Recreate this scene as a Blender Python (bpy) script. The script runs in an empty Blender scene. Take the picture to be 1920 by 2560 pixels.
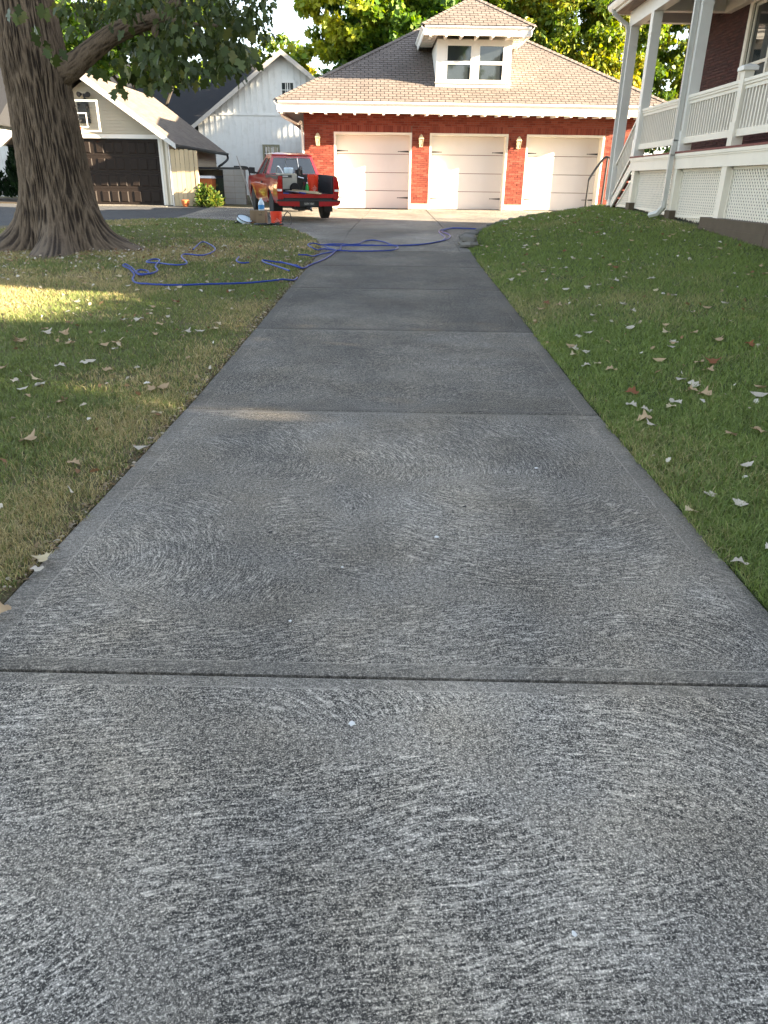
import bpy, math, random
import numpy as np
from mathutils import Vector, Matrix, noise
R = math.radians
random.seed(7); rng = np.random.default_rng(11)
scn = bpy.context.scene
COL = scn.collection

# ------------------------------------------------------------------ camera
# photograph 1920 x 2560; the world Y axis runs up the drive, whose edges meet at pixel (995, 456)
PF, PW, PH, EYE = 1800.0, 1920.0, 2560.0, 1.55
def _cr(x, y): return np.array([(x - PW / 2) / PF, (y - PH / 2) / PF, 1.0])
_dy = _cr(995, 456); _dy /= np.linalg.norm(_dy)
_up = np.cross(_cr(1995, 469), _dy); _up /= np.linalg.norm(_up)
if _up[1] > 0: _up = -_up
_dx = np.cross(_dy, _up)
if _dx[0] < 0: _dx = -_dx
CM = np.array([_dx, _dy, _up])                     # camera vector (right, down, forward) -> world
cd = bpy.data.cameras.new('camera'); cam = bpy.data.objects.new('camera', cd); COL.objects.link(cam)
xr, yd, zf = CM[:, 0], CM[:, 1], CM[:, 2]
cam.matrix_world = Matrix(((xr[0], -yd[0], -zf[0], 0), (xr[1], -yd[1], -zf[1], 0), (xr[2], -yd[2], -zf[2], EYE), (0, 0, 0, 1)))
cd.sensor_fit = 'VERTICAL'; cd.sensor_height = 36.0; cd.lens = 36.0 * PF / PH
cd.clip_start = 0.05; cd.clip_end = 3000
scn.camera = cam
scn.render.resolution_x, scn.render.resolution_y = 768, 1024

# ------------------------------------------------------------------ sky, sun, exposure
SUN_AZ, SUN_EL = R(13.4), R(16)                        # the sun stands to the right, a little behind the camera, low
to_sun = Vector((math.cos(SUN_EL) * math.cos(SUN_AZ), -math.cos(SUN_EL) * math.sin(SUN_AZ), math.sin(SUN_EL)))
w = bpy.data.worlds.new('World'); scn.world = w; w.use_nodes = True
wn = w.node_tree.nodes; wl = w.node_tree.links
sky = wn.new('ShaderNodeTexSky'); sky.sky_type = 'NISHITA'; sky.sun_disc = False
sky.sun_elevation = SUN_EL; sky.sun_rotation = math.atan2(to_sun.x, to_sun.y)
sky.air_density = 1.0; sky.dust_density = 0.6; sky.ozone_density = 1.0
hsv = wn.new('ShaderNodeHueSaturation'); hsv.inputs['Saturation'].default_value = 0.58      # blue paled all round so light in the shade turns neutral
wl.new(sky.outputs[0], hsv.inputs['Color']); wl.new(hsv.outputs[0], wn['Background'].inputs[0]); wn['Background'].inputs[1].default_value = 0.052
sl = bpy.data.lights.new('sun', 'SUN'); sl.energy = 3.8; sl.angle = R(0.6); sl.color = (1.0, 0.83, 0.6)
so = bpy.data.objects.new('sun', sl); COL.objects.link(so)
so.rotation_euler = to_sun.to_track_quat('Z', 'Y').to_euler(); so.location = (40, -6, 30)
scn.view_settings.view_transform = 'Standard'; scn.view_settings.look = 'None'
scn.view_settings.gamma = 1.0; scn.view_settings.use_curve_mapping = False
scn.view_settings.exposure = 3.65

# ------------------------------------------------------------------ pixel and ground helpers
ZY = [-200, 5.5, 8, 10.5, 14, 16.3, 20, 24, 28, 34, 60, 2000]
ZZ = [0, 0, .06, .13, .21, .30, .42, .55, .69, .80, 1.0, 1.0]
def zd(y): return np.interp(y, ZY, ZZ)
PY = [-200, 2, 5, 9, 11.7, 14.1, 16, 18.7, 20.8, 24, 60]
PZ = [0.02, .12, .32, .60, .77, .89, .95, 1.03, 1.03, 1.03, 1.03]
XL, XR = -1.55, 1.52
def zright(x, y):                                   # the right lawn rises from the drive to the porch
    t = np.clip((x - XR) / (5.6 - XR), 0, 1)
    return zd(y) - 0.012 + (np.interp(y, PY, PZ) - zd(y)) * t
def zleft(x, y):
    t = np.clip((XL - x) / 1.5, 0, 1)
    return zd(y) - 0.012 + 0.06 * t
def wray(x, y): return CM @ _cr(x, y)
def pix(x, y, Y):                                   # photo pixel -> point at depth Y
    r = wray(x, y); t = Y / r[1]; return Vector((r[0] * t, Y, EYE + r[2] * t))
def pixg(x, y, zf=None):                            # photo pixel -> point on the ground
    zf = zf or (lambda X, Y: zd(Y))
    r = wray(x, y); lo, hi = .5, 90.0
    for _ in range(50):
        m = (lo + hi) / 2; t = m / r[1]
        if EYE + r[2] * t > zf(r[0] * t, m): lo = m
        else: hi = m
    t = hi / r[1]; return Vector((r[0] * t, hi, float(zf(r[0] * t, hi))))
def proj(P):
    c = (np.asarray(P, float) - np.array([0, 0, EYE])) @ CM
    return PW / 2 + PF * c[..., 0] / c[..., 2], PH / 2 + PF * c[..., 1] / c[..., 2], c[..., 2]

# ------------------------------------------------------------------ object helpers
def tag(o, label=None, cat=None, group=None, kind=None):
    if label: o['label'] = label
    if cat: o['category'] = cat
    if group: o['group'] = group
    if kind: o['kind'] = kind
    return o
def empty(name, loc=(0, 0, 0), rz=0.0, **k):
    o = bpy.data.objects.new(name, None); COL.objects.link(o); o.location = loc; o.rotation_euler = (0, 0, rz)
    o.empty_display_size = .2
    return tag(o, **k)
def link(name, me, parent=None, loc=None, rot=None, scale=None):
    o = bpy.data.objects.new(name, me); COL.objects.link(o)
    if parent: o.parent = parent
    if loc is not None: o.location = loc
    if rot is not None: o.rotation_euler = rot
    if scale is not None: o.scale = scale
    return o
def smooth(me, ang=35):
    me.polygons.foreach_set('use_smooth', [True] * len(me.polygons))
    try: me.set_sharp_from_angle(angle=R(ang))
    except Exception: pass
class MB:
    def __init__(s): s.v = []; s.f = []; s.m = []; s.r = []
    def add(s, vs, fs, mi=0, rnd=None):
        b = len(s.v); s.v += [tuple(p) for p in vs]; s.f += [tuple(b + i for i in q) for q in fs]
        s.m += [mi] * len(fs); s.r += [random.random() if rnd is None else rnd] * len(vs); return s
    def box(s, x0, x1, y0, y1, z0, z1, mi=0, M=None):
        vs = [(x, y, z) for z in (z0, z1) for y in (y0, y1) for x in (x0, x1)]
        if M is not None: vs = [M @ Vector(p) for p in vs]
        return s.add(vs, [(0, 2, 3, 1), (4, 5, 7, 6), (0, 1, 5, 4), (2, 6, 7, 3), (0, 4, 6, 2), (1, 3, 7, 5)], mi)
    def bar(s, a, b, wx, wy, up=(0, 0, 1), mi=0):      # rectangular bar from a to b
        a, b = Vector(a), Vector(b); d = (b - a).normalized(); u = Vector(up)
        if abs(d.dot(u)) > .98: u = Vector((0, 1, 0))
        x = d.cross(u).normalized(); y = x.cross(d)
        vs = [p + x * sx * wx / 2 + y * sy * wy / 2 for p in (a, b) for sx, sy in ((-1, -1), (1, -1), (1, 1), (-1, 1))]
        return s.add(vs, [(0, 1, 2, 3), (7, 6, 5, 4), (0, 4, 5, 1), (1, 5, 6, 2), (2, 6, 7, 3), (3, 7, 4, 0)], mi)
    def tube(s, pts, rad, n=8, caps=True, mi=0):
        pts = [Vector(p) for p in pts]; m = len(pts)
        if not hasattr(rad, '__len__'): rad = [rad] * m
        vs = []; ref = None
        for i, p in enumerate(pts):
            d = (pts[min(i + 1, m - 1)] - pts[max(i - 1, 0)])
            d = d.normalized() if d.length > 1e-9 else Vector((0, 0, 1))
            if ref is None: ref = Vector((0, 0, 1)) if abs(d.z) < .9 else Vector((1, 0, 0))
            x = d.cross(ref).normalized(); y = x.cross(d).normalized(); ref = y
            for k in range(n):
                a = 2 * math.pi * k / n; vs.append(p + (x * math.cos(a) + y * math.sin(a)) * rad[i])
        fs = [(i * n + k, i * n + (k + 1) % n, (i + 1) * n + (k + 1) % n, (i + 1) * n + k) for i in range(m - 1) for k in range(n)]
        if caps: fs += [tuple(range(n))[::-1], tuple((m - 1) * n + k for k in range(n))]
        return s.add(vs, fs, mi)
    def lathe(s, prof, n=20, M=None, mi=0, a0=0.0):     # prof: (radius, height) about z
        vs = [Vector((r * math.cos(a0 + 2 * math.pi * k / n), r * math.sin(a0 + 2 * math.pi * k / n), h)) for r, h in prof for k in range(n)]
        if M is not None: vs = [M @ p for p in vs]
        m = len(prof)
        fs = [(i * n + k, i * n + (k + 1) % n, (i + 1) * n + (k + 1) % n, (i + 1) * n + k) for i in range(m - 1) for k in range(n)]
        if prof[0][0] > 1e-4: fs.append(tuple(range(n))[::-1])
        if prof[-1][0] > 1e-4: fs.append(tuple((m - 1) * n + k for k in range(n)))
        return s.add(vs, fs, mi)
    def prism(s, poly, axis, t0, t1, mi=0):             # poly in the two other axes, extruded along axis (0 x, 1 y, 2 z)
        def P(a, b, t):
            return {0: (t, a, b), 1: (a, t, b), 2: (a, b, t)}[axis]
        n = len(poly); vs = [P(a, b, t0) for a, b in poly] + [P(a, b, t1) for a, b in poly]
        fs = [tuple(range(n)), tuple(range(2 * n - 1, n - 1, -1))] + [(i, i + n, (i + 1) % n + n, (i + 1) % n) for i in range(n)]
        return s.add(vs, fs, mi)
    def quad(s, a, b, c, d, mi=0): return s.add([a, b, c, d], [(0, 1, 2, 3)], mi)
    def mesh(s, name, mats, sm=False):
        me = bpy.data.meshes.new(name); me.from_pydata(s.v, [], s.f)
        for m in (mats if isinstance(mats, (list, tuple)) else [mats]): me.materials.append(m)
        me.polygons.foreach_set('material_index', s.m)
        at = me.attributes.new('rnd', 'FLOAT', 'POINT'); at.data.foreach_set('value', s.r)
        me.update()
        if sm: smooth(me, sm if sm is not True else 35)
        return me
    def build(s, name, mats, parent=None, sm=False, recalc=True, **k):
        me = s.mesh(name, mats, False)
        if recalc:
            import bmesh
            bm = bmesh.new(); bm.from_mesh(me); bmesh.ops.recalc_face_normals(bm, faces=bm.faces); bm.to_mesh(me); bm.free()
        if sm: smooth(me, sm if sm is not True else 35)
        return link(name, me, parent, **k)
def npmesh(name, V, L, starts, mat, col=None, sm=False):
    me = bpy.data.meshes.new(name); me.vertices.add(len(V)); me.vertices.foreach_set('co', np.ascontiguousarray(V, np.float32).ravel())
    me.loops.add(len(L)); me.loops.foreach_set('vertex_index', np.ascontiguousarray(L, np.int32))
    me.polygons.add(len(starts)); me.polygons.foreach_set('loop_start', np.ascontiguousarray(starts, np.int32))
    me.materials.append(mat); me.update(calc_edges=True)
    if col is not None:
        a = me.color_attributes.new('tint', 'FLOAT_COLOR', 'POINT')
        c = np.ones((len(V), 4), np.float32); c[:, :3] = col; a.data.foreach_set('color', c.ravel())
    if sm: me.polygons.foreach_set('use_smooth', [True] * len(starts))
    return me
def bez(pts, n=12):                                  # Catmull-Rom through points
    P = [Vector(p) for p in pts]; out = []
    for i in range(len(P) - 1):
        a, b, c, d = P[max(i - 1, 0)], P[i], P[i + 1], P[min(i + 2, len(P) - 1)]
        for k in range(n):
            t = k / n; out.append(.5 * ((2 * b) + (c - a) * t + (2 * a - 5 * b + 4 * c - d) * t * t + (3 * b - a - 3 * c + d) * t ** 3))
    return out + [P[-1]]
def text_part(name, body, size, mat, parent, loc, rot, ext=.001):
    cu = bpy.data.curves.new(name, 'FONT'); cu.body = body; cu.size = size; cu.extrude = ext; cu.align_x = 'CENTER'; cu.align_y = 'CENTER'
    t = bpy.data.objects.new(name, cu); COL.objects.link(t)
    bpy.context.view_layer.update()
    me = bpy.data.meshes.new_from_object(t.evaluated_get(bpy.context.evaluated_depsgraph_get()))
    bpy.data.objects.remove(t); me.materials.clear(); me.materials.append(mat)
    return link(name, me, parent, loc, rot)

# ------------------------------------------------------------------ materials
def nodes(name):
    m = bpy.data.materials.new(name); m.use_nodes = True; nt = m.node_tree
    return m, nt, nt.nodes, nt.links, nt.nodes['Principled BSDF']
class NT:
    def __init__(s, name): s.m, s.t, s.n, s.l, s.p = nodes(name); s._pos = None
    def node(s, typ, **k):
        n = s.n.new(typ)
        for a, v in k.items(): setattr(n, a, v)
        return n
    def put(s, sock, v):
        if hasattr(v, 'node'): s.l.new(v, sock)
        elif isinstance(v, (tuple, list)) and len(v) == 3 and sock.type == 'RGBA': sock.default_value = (*v, 1)
        else: sock.default_value = v
    @property
    def pos(s):
        if s._pos is None: s._pos = s.node('ShaderNodeNewGeometry').outputs['Position']
        return s._pos
    def math(s, op, a, b=0.0, c=None, clamp=False):
        n = s.node('ShaderNodeMath', operation=op, use_clamp=clamp); s.put(n.inputs[0], a); s.put(n.inputs[1], b)
        if c is not None: s.put(n.inputs[2], c)
        return n.outputs[0]
    def noise(s, scale, detail=3, rough=.55, vec=None, dist=0.0, out='Fac'):
        n = s.node('ShaderNodeTexNoise'); s.put(n.inputs['Vector'], s.pos if vec is None else vec)
        n.inputs['Scale'].default_value = scale; n.inputs['Detail'].default_value = detail; n.inputs['Roughness'].default_value = rough; n.inputs['Distortion'].default_value = dist
        return n.outputs[out]
    def mapr(s, v, a, b, c=0.0, d=1.0, sm=False):
        n = s.node('ShaderNodeMapRange'); n.interpolation_type = 'SMOOTHSTEP' if sm else 'LINEAR'
        s.put(n.inputs[0], v)
        for i, q in enumerate((a, b, c, d)): s.put(n.inputs[i + 1], q)
        return n.outputs[0]
    def mix(s, f, a, b, mode='MIX'):
        n = s.node('ShaderNodeMix', data_type='RGBA', blend_type=mode); s.put(n.inputs[0], f); s.put(n.inputs[6], a); s.put(n.inputs[7], b); return n.outputs[2]
    def fmix(s, f, a, b):
        n = s.node('ShaderNodeMix', data_type='FLOAT'); s.put(n.inputs[0], f); s.put(n.inputs[2], a); s.put(n.inputs[3], b); return n.outputs[0]
    def scalevec(s, v, sc):
        n = s.node('ShaderNodeVectorMath', operation='MULTIPLY'); s.put(n.inputs[0], v); n.inputs[1].default_value = sc; return n.outputs[0]
    def xyz(s, v=None):
        n = s.node('ShaderNodeSeparateXYZ'); s.put(n.inputs[0], s.pos if v is None else v); return n.outputs
    def comb(s, x, y, z=0.0):
        n = s.node('ShaderNodeCombineXYZ'); s.put(n.inputs[0], x); s.put(n.inputs[1], y); s.put(n.inputs[2], z); return n.outputs[0]
    def attr(s, name, typ='GEOMETRY', out='Fac'):
        n = s.node('ShaderNodeAttribute', attribute_name=name, attribute_type=typ); return n.outputs[out]
    def rand(s):                                     # one number per piece, whether object or part of a joined mesh
        a = s.attr('rnd'); o = s.node('ShaderNodeObjectInfo').outputs['Random']
        return s.math('FRACT', s.math('ADD', s.math('MULTIPLY', a, 7.31), s.math('MULTIPLY', o, 13.7)))
    def bump(s, h, strength=.3, dist=.01):
        n = s.node('ShaderNodeBump'); n.inputs['Strength'].default_value = strength; n.inputs['Distance'].default_value = dist; s.put(n.inputs['Height'], h); s.l.new(n.outputs[0], s.p.inputs['Normal']); return n
    def done(s, col=None, rough=None, **k):
        if col is not None: s.put(s.p.inputs['Base Color'], col)
        if rough is not None: s.put(s.p.inputs['Roughness'], rough)
        for a, v in k.items(): s.put(s.p.inputs[a.replace('_', ' ')], v)
        return s.m
def M_plain(name, c, rough=.6, var=.12, scale=6.0, bump=.0, bscale=60.0, piece=0.0, dirt=None, dirtamt=.4, dscale=1.5, **k):
    t = NT(name); c2 = tuple(min(1, v * (1 - var)) for v in c); c1 = tuple(min(1, v * (1 + var)) for v in c)
    col = t.mix(t.noise(scale, 4), c2, c1)
    if piece:
        h = t.node('ShaderNodeHueSaturation'); t.put(h.inputs['Color'], col); t.put(h.inputs['Value'], t.mapr(t.rand(), 0, 1, 1 - piece, 1 + piece)); col = h.outputs[0]
    if dirt: col = t.mix(t.mapr(t.noise(dscale, 6, .65), .5, .75, 0, dirtamt), col, dirt)
    if bump: t.bump(t.noise(bscale, 4, .6), bump, .004)
    return t.done(col, rough, **k)
M = {}
M['white'] = M_plain('white_paint', (.82, .79, .73), .45, .04, 3, .08, 90, dirt=(.45, .43, .38), dirtamt=.25)
M['cream'] = M_plain('cream_paint', (.80, .74, .63), .5, .04, 3, .08, 90, dirt=(.42, .38, .3), dirtamt=.25)
M['doorwhite'] = M_plain('door_paint', (.74, .69, .66), .32, .03, 2, .04, 40, dirt=(.5, .46, .42), dirtamt=.15)
M['black'] = M_plain('black_paint', (.012, .012, .013), .4, .2, 8)
M['blackmetal'] = M_plain('black_metal', (.012, .012, .013), .35, .2, 20, .1, 80)
M['rubber'] = M_plain('rubber', (.014, .014, .014), .8, .3, 40, .3, 60)
M['darkplastic'] = M_plain('dark_plastic', (.02, .02, .022), .55, .2, 20)
M['steel'] = M_plain('steel', (.55, .55, .56), .3, .1, 30, Metallic=1.0)
M['greymetal'] = M_plain('grey_metal', (.30, .30, .29), .45, .12, 10)
M['alu'] = M_plain('downspout_metal', (.55, .54, .50), .4, .06, 4, dirt=(.3, .28, .24))
M['deckred'] = M_plain('deck_red_brown', (.16, .035, .028), .6, .25, 9, .2, 40)
M['woodceil'] = M_plain('ceiling_wood', (.13, .07, .04), .6, .3, 12, .2, 50)
M['mortar'] = M_plain('mortar', (.20, .13, .10), .95, .15, 30, .4, 200)
M['mortar_house'] = M_plain('mortar_dark', (.11, .085, .075), .95, .15, 30, .4, 200)
M['concrete_old'] = M_plain('old_concrete', (.095, .070, .046), .9, .25, 5, .4, 80, dirt=(.09, .07, .05), dirtamt=.6)
M['base_block'] = M_plain('base_block', (.48, .42, .35), .9, .12, 8, .3, 80)
M['soil'] = M_plain('soil', (.07, .05, .033), .95, .35, 14, .6, 60)
M['fence'] = M_plain('fence_wood', (.50, .40, .25), .8, .12, 5, .2, 40, piece=.12)
M['board'] = M_plain('lumber', (.48, .38, .24), .7, .15, 8, .15, 60, piece=.15)
M['card'] = M_plain('cardboard', (.24, .165, .10), .85, .08, 12, .1, 60, piece=.1)
M['orange'] = M_plain('orange_plastic', (.72, .045, .012), .35, .06, 6)
M['hosebl'] = M_plain('blue_hose', (.006, .032, .24), .4, .15, 30)
M['hosewh'] = M_plain('blue_hose_sheen', (.10, .12, .30), .4, .15, 30)
M['hosebk'] = M_plain('black_hose', (.02, .02, .02), .5, .2, 30)
M['jug'] = M_plain('jug_plastic', (.55, .66, .75), .35, .05, 6)
M['jugblue'] = M_plain('blue_label', (.03, .22, .5), .4, .1, 6)
M['green'] = M_plain('green_plastic', (.02, .35, .06), .4, .1, 6)
M['beige'] = M_plain('beige_enamel', (.42, .40, .34), .4, .08, 8)
M['brass'] = M_plain('lantern_paint', (.50, .42, .26), .4, .1, 12)
M['binorange'] = M_plain('terracotta', (.55, .16, .05), .6, .15, 8)
M['block'] = M_plain('concrete_block', (.33, .32, .30), .92, .12, 8, .4, 90, piece=.06)
M['siding'] = M_plain('beige_siding', (.50, .44, .33), .55, .05, 3, .08, 60, piece=.02)
M['sidingside'] = M['siding']
M['fasc'] = M_plain('fascia_grey_white', (.62, .62, .60), .45, .05, 4)
M['gutterdk'] = M_plain('dark_gutter', (.025, .028, .03), .4, .1, 6)
M['blackdoor'] = M_plain('dark_door', (.018, .012, .009), .6, .12, 5, .06, 50, Specular_IOR_Level=.25)
M['barn'] = M_plain('barn_white', (.66, .66, .63), .7, .06, 3, .15, 30, dirt=(.4, .38, .33), dirtamt=.4, dscale=2.5)
M['olive'] = M_plain('olive_trim', (.20, .19, .12), .6, .1, 8)
M['greycap'] = M_plain('worn_grey_trim', (.40, .37, .33), .7, .12, 8)
M['stone'] = M_plain('edging_stone', (.15, .14, .125), .95, .3, 9, .6, 40, piece=.3)
M['plate'] = M_plain('plate_dark', (.05, .05, .05), .4, .1, 20)
M['platetxt'] = M_plain('plate_letters', (.55, .55, .5), .4, .05, 20)
M['whiteprint'] = M_plain('white_print', (.8, .78, .74), .5, .03, 20)
M['blackprint'] = M_plain('black_print', (.02, .018, .015), .6, .03, 20)
M['rim'] = M_plain('orange_rim', (.62, .07, .02), .4, .1, 20)
M['net'] = M_plain('net_cord', (.75, .73, .68), .8, .05, 20)
M['dropping'] = M_plain('pale_splat', (.62, .62, .60), .8, .15, 90)
M['pit'] = M_plain('dark_pit', (.02, .02, .02), .95, .2, 90)
M['bluegrey'] = M_plain('blue_grey_siding', (.22, .27, .33), .6, .06, 3)

def m_glass(name, tint=(.02, .024, .026), rough=.03):
    t = NT(name); t.bump(t.noise(1.2, 2), .05, .02)
    return t.done(t.mix(t.noise(3), tint, tuple(v * 1.5 for v in tint)), rough, Specular_IOR_Level=.9)
M['glass'] = m_glass('window_glass')
def m_clear(name):
    t = NT(name); return t.done((.9, .92, .92), .04, Transmission_Weight=1.0, IOR=1.1, Alpha=.35)
M['clear'] = m_clear('clear_acrylic')
def m_pane(name):                                    # lantern panes: frosted, pale
    t = NT(name); return t.done((.75, .68, .5), .25, Transmission_Weight=.6)
M['lpane'] = m_pane('lantern_glass')
def m_red():
    t = NT('red_car_paint'); c = t.mix(t.noise(4, 3), (.31, .003, .007), (.38, .005, .010))
    return t.done(c, .28, Coat_Weight=1.0, Coat_Roughness=.04)
M['red'] = m_red()
def m_lamp():
    t = NT('tail_lamp_red'); return t.done((.35, .004, .006), .12, Coat_Weight=1.0)
M['lamp'] = m_lamp()

def m_brick(name, a, b, c, rough=.9):
    t = NT(name); r = t.rand()
    n = t.node('ShaderNodeValToRGB'); t.put(n.inputs[0], r); e = n.color_ramp.elements
    e[0].color = (*a, 1); e[1].color = (*c, 1); k = e.new(.5); k.color = (*b, 1)
    col = t.mix(t.mapr(t.noise(45, 5, .7), .35, .7, 0, .5), n.outputs[0], tuple(v * .62 for v in a))
    t.bump(t.noise(70, 5, .7), .7, .006)
    return t.done(col, rough)
M['brick'] = m_brick('red_brick', (.19, .034, .020), (.26, .054, .030), (.33, .095, .058))
M['brick_house'] = m_brick('porch_shaded_brick', (.045, .012, .010), (.062, .016, .013), (.085, .024, .018))  # shade under the porch is put into this dark brick colour
def m_brickwall(name, a, mort, sc=1.0):              # sides the photograph does not show
    t = NT(name); br = t.node('ShaderNodeTexBrick'); x, y, z = t.xyz()
    t.put(br.inputs['Vector'], t.comb(t.math('ADD', x, y), z)); br.inputs['Scale'].default_value = 1
    br.inputs['Brick Width'].default_value = .213; br.inputs['Row Height'].default_value = .067; br.inputs['Mortar Size'].default_value = .006
    t.put(br.inputs['Color1'], a); t.put(br.inputs['Color2'], tuple(v * 1.3 for v in a)); t.put(br.inputs['Mortar'], mort)
    return t.done(br.outputs[0], .9)
M['brickside'] = m_brickwall('red_brick_courses', (.2, .035, .018), (.3, .24, .2))
M['brickside_house'] = m_brickwall('dark_brick_courses', (.10, .026, .02), (.2, .16, .14))
def m_shingle(name, a, b, under=False):
    t = NT(name); r = t.rand(); col = t.mix(r, a, b)
    col = t.mix(t.mapr(t.noise(1.3, 5, .65), .45, .75, 0, .45), col, tuple(v * .62 for v in a))
    col = t.mix(t.mapr(t.noise(260, 2), .3, .8, 0, .4), col, tuple(v * .6 for v in b))
    t.bump(t.noise(220, 2), .5, .004)
    return t.done(col, .92)
M['shingle'] = m_shingle('tan_shingle', (.145, .116, .098), (.192, .157, .134))
M['shingle_edge'] = M_plain('shingle_underlay', (.035, .03, .027), .95, .2, 20)
M['shingle_n'] = m_shingle('tan_architectural_shingle', (.115, .092, .074), (.165, .135, .108))
M['shingle_dk'] = m_shingle('charcoal_shingle', (.014, .0145, .017), (.024, .0245, .028))

def m_tint(name, rough=.6, trans=.35, spec=.3, var=.15, sat=1.15):
    t = NT(name); c = t.attr('tint', out='Color')
    c = t.mix(var, c, t.mix(t.noise(3.0, 2), (0, 0, 0), (1, 1, 1)), 'OVERLAY')
    t.put(t.p.inputs['Base Color'], c); t.p.inputs['Roughness'].default_value = rough; t.p.inputs['Specular IOR Level'].default_value = spec
    tr = t.node('ShaderNodeBsdfTranslucent'); hs = t.node('ShaderNodeHueSaturation'); hs.inputs['Saturation'].default_value = sat; hs.inputs['Value'].default_value = 1.25; hs.inputs['Hue'].default_value = .49
    t.put(hs.inputs['Color'], c); t.l.new(hs.outputs[0], tr.inputs[0])
    mx = t.node('ShaderNodeMixShader'); mx.inputs[0].default_value = trans
    t.l.new(t.p.outputs[0], mx.inputs[1]); t.l.new(tr.outputs[0], mx.inputs[2]); t.l.new(mx.outputs[0], t.n['Material Output'].inputs[0])
    return t.m
M['leaf'] = m_tint('leaf', .5, .4)
M['oakleaf'] = m_tint('oak_leaf', .45, .28)
M['blade'] = m_tint('grass_blade', .55, .25)
M['dryleaf'] = m_tint('dry_leaf', .75, .2, var=.25, sat=1.0)

def m_bark(name, a, b, sc=1.0):
    t = NT(name); v = t.scalevec(t.pos, (16 * sc, 16 * sc, 3.2 * sc))
    n1 = t.noise(1.0, 6, .65, vec=v, dist=.6); n2 = t.noise(34, 5, .6)
    h = t.attr('ridge')
    f = t.math('ADD', t.math('MULTIPLY', n1, .35), t.math('MULTIPLY', h, .75))
    col = t.mix(t.mapr(f, .42, .78), a, b); col = t.mix(t.mapr(n2, .3, .8, 0, .5), col, tuple(v * .5 for v in b))
    t.bump(t.math('ADD', n1, t.math('MULTIPLY', n2, .35)), .9, .03)
    return t.done(col, .95)
M['bark'] = m_bark('oak_bark', (.020, .012, .008), (.180, .132, .090), 1.8)
M['bark2'] = m_bark('grey_bark', (.04, .032, .025), (.13, .11, .09))

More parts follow.
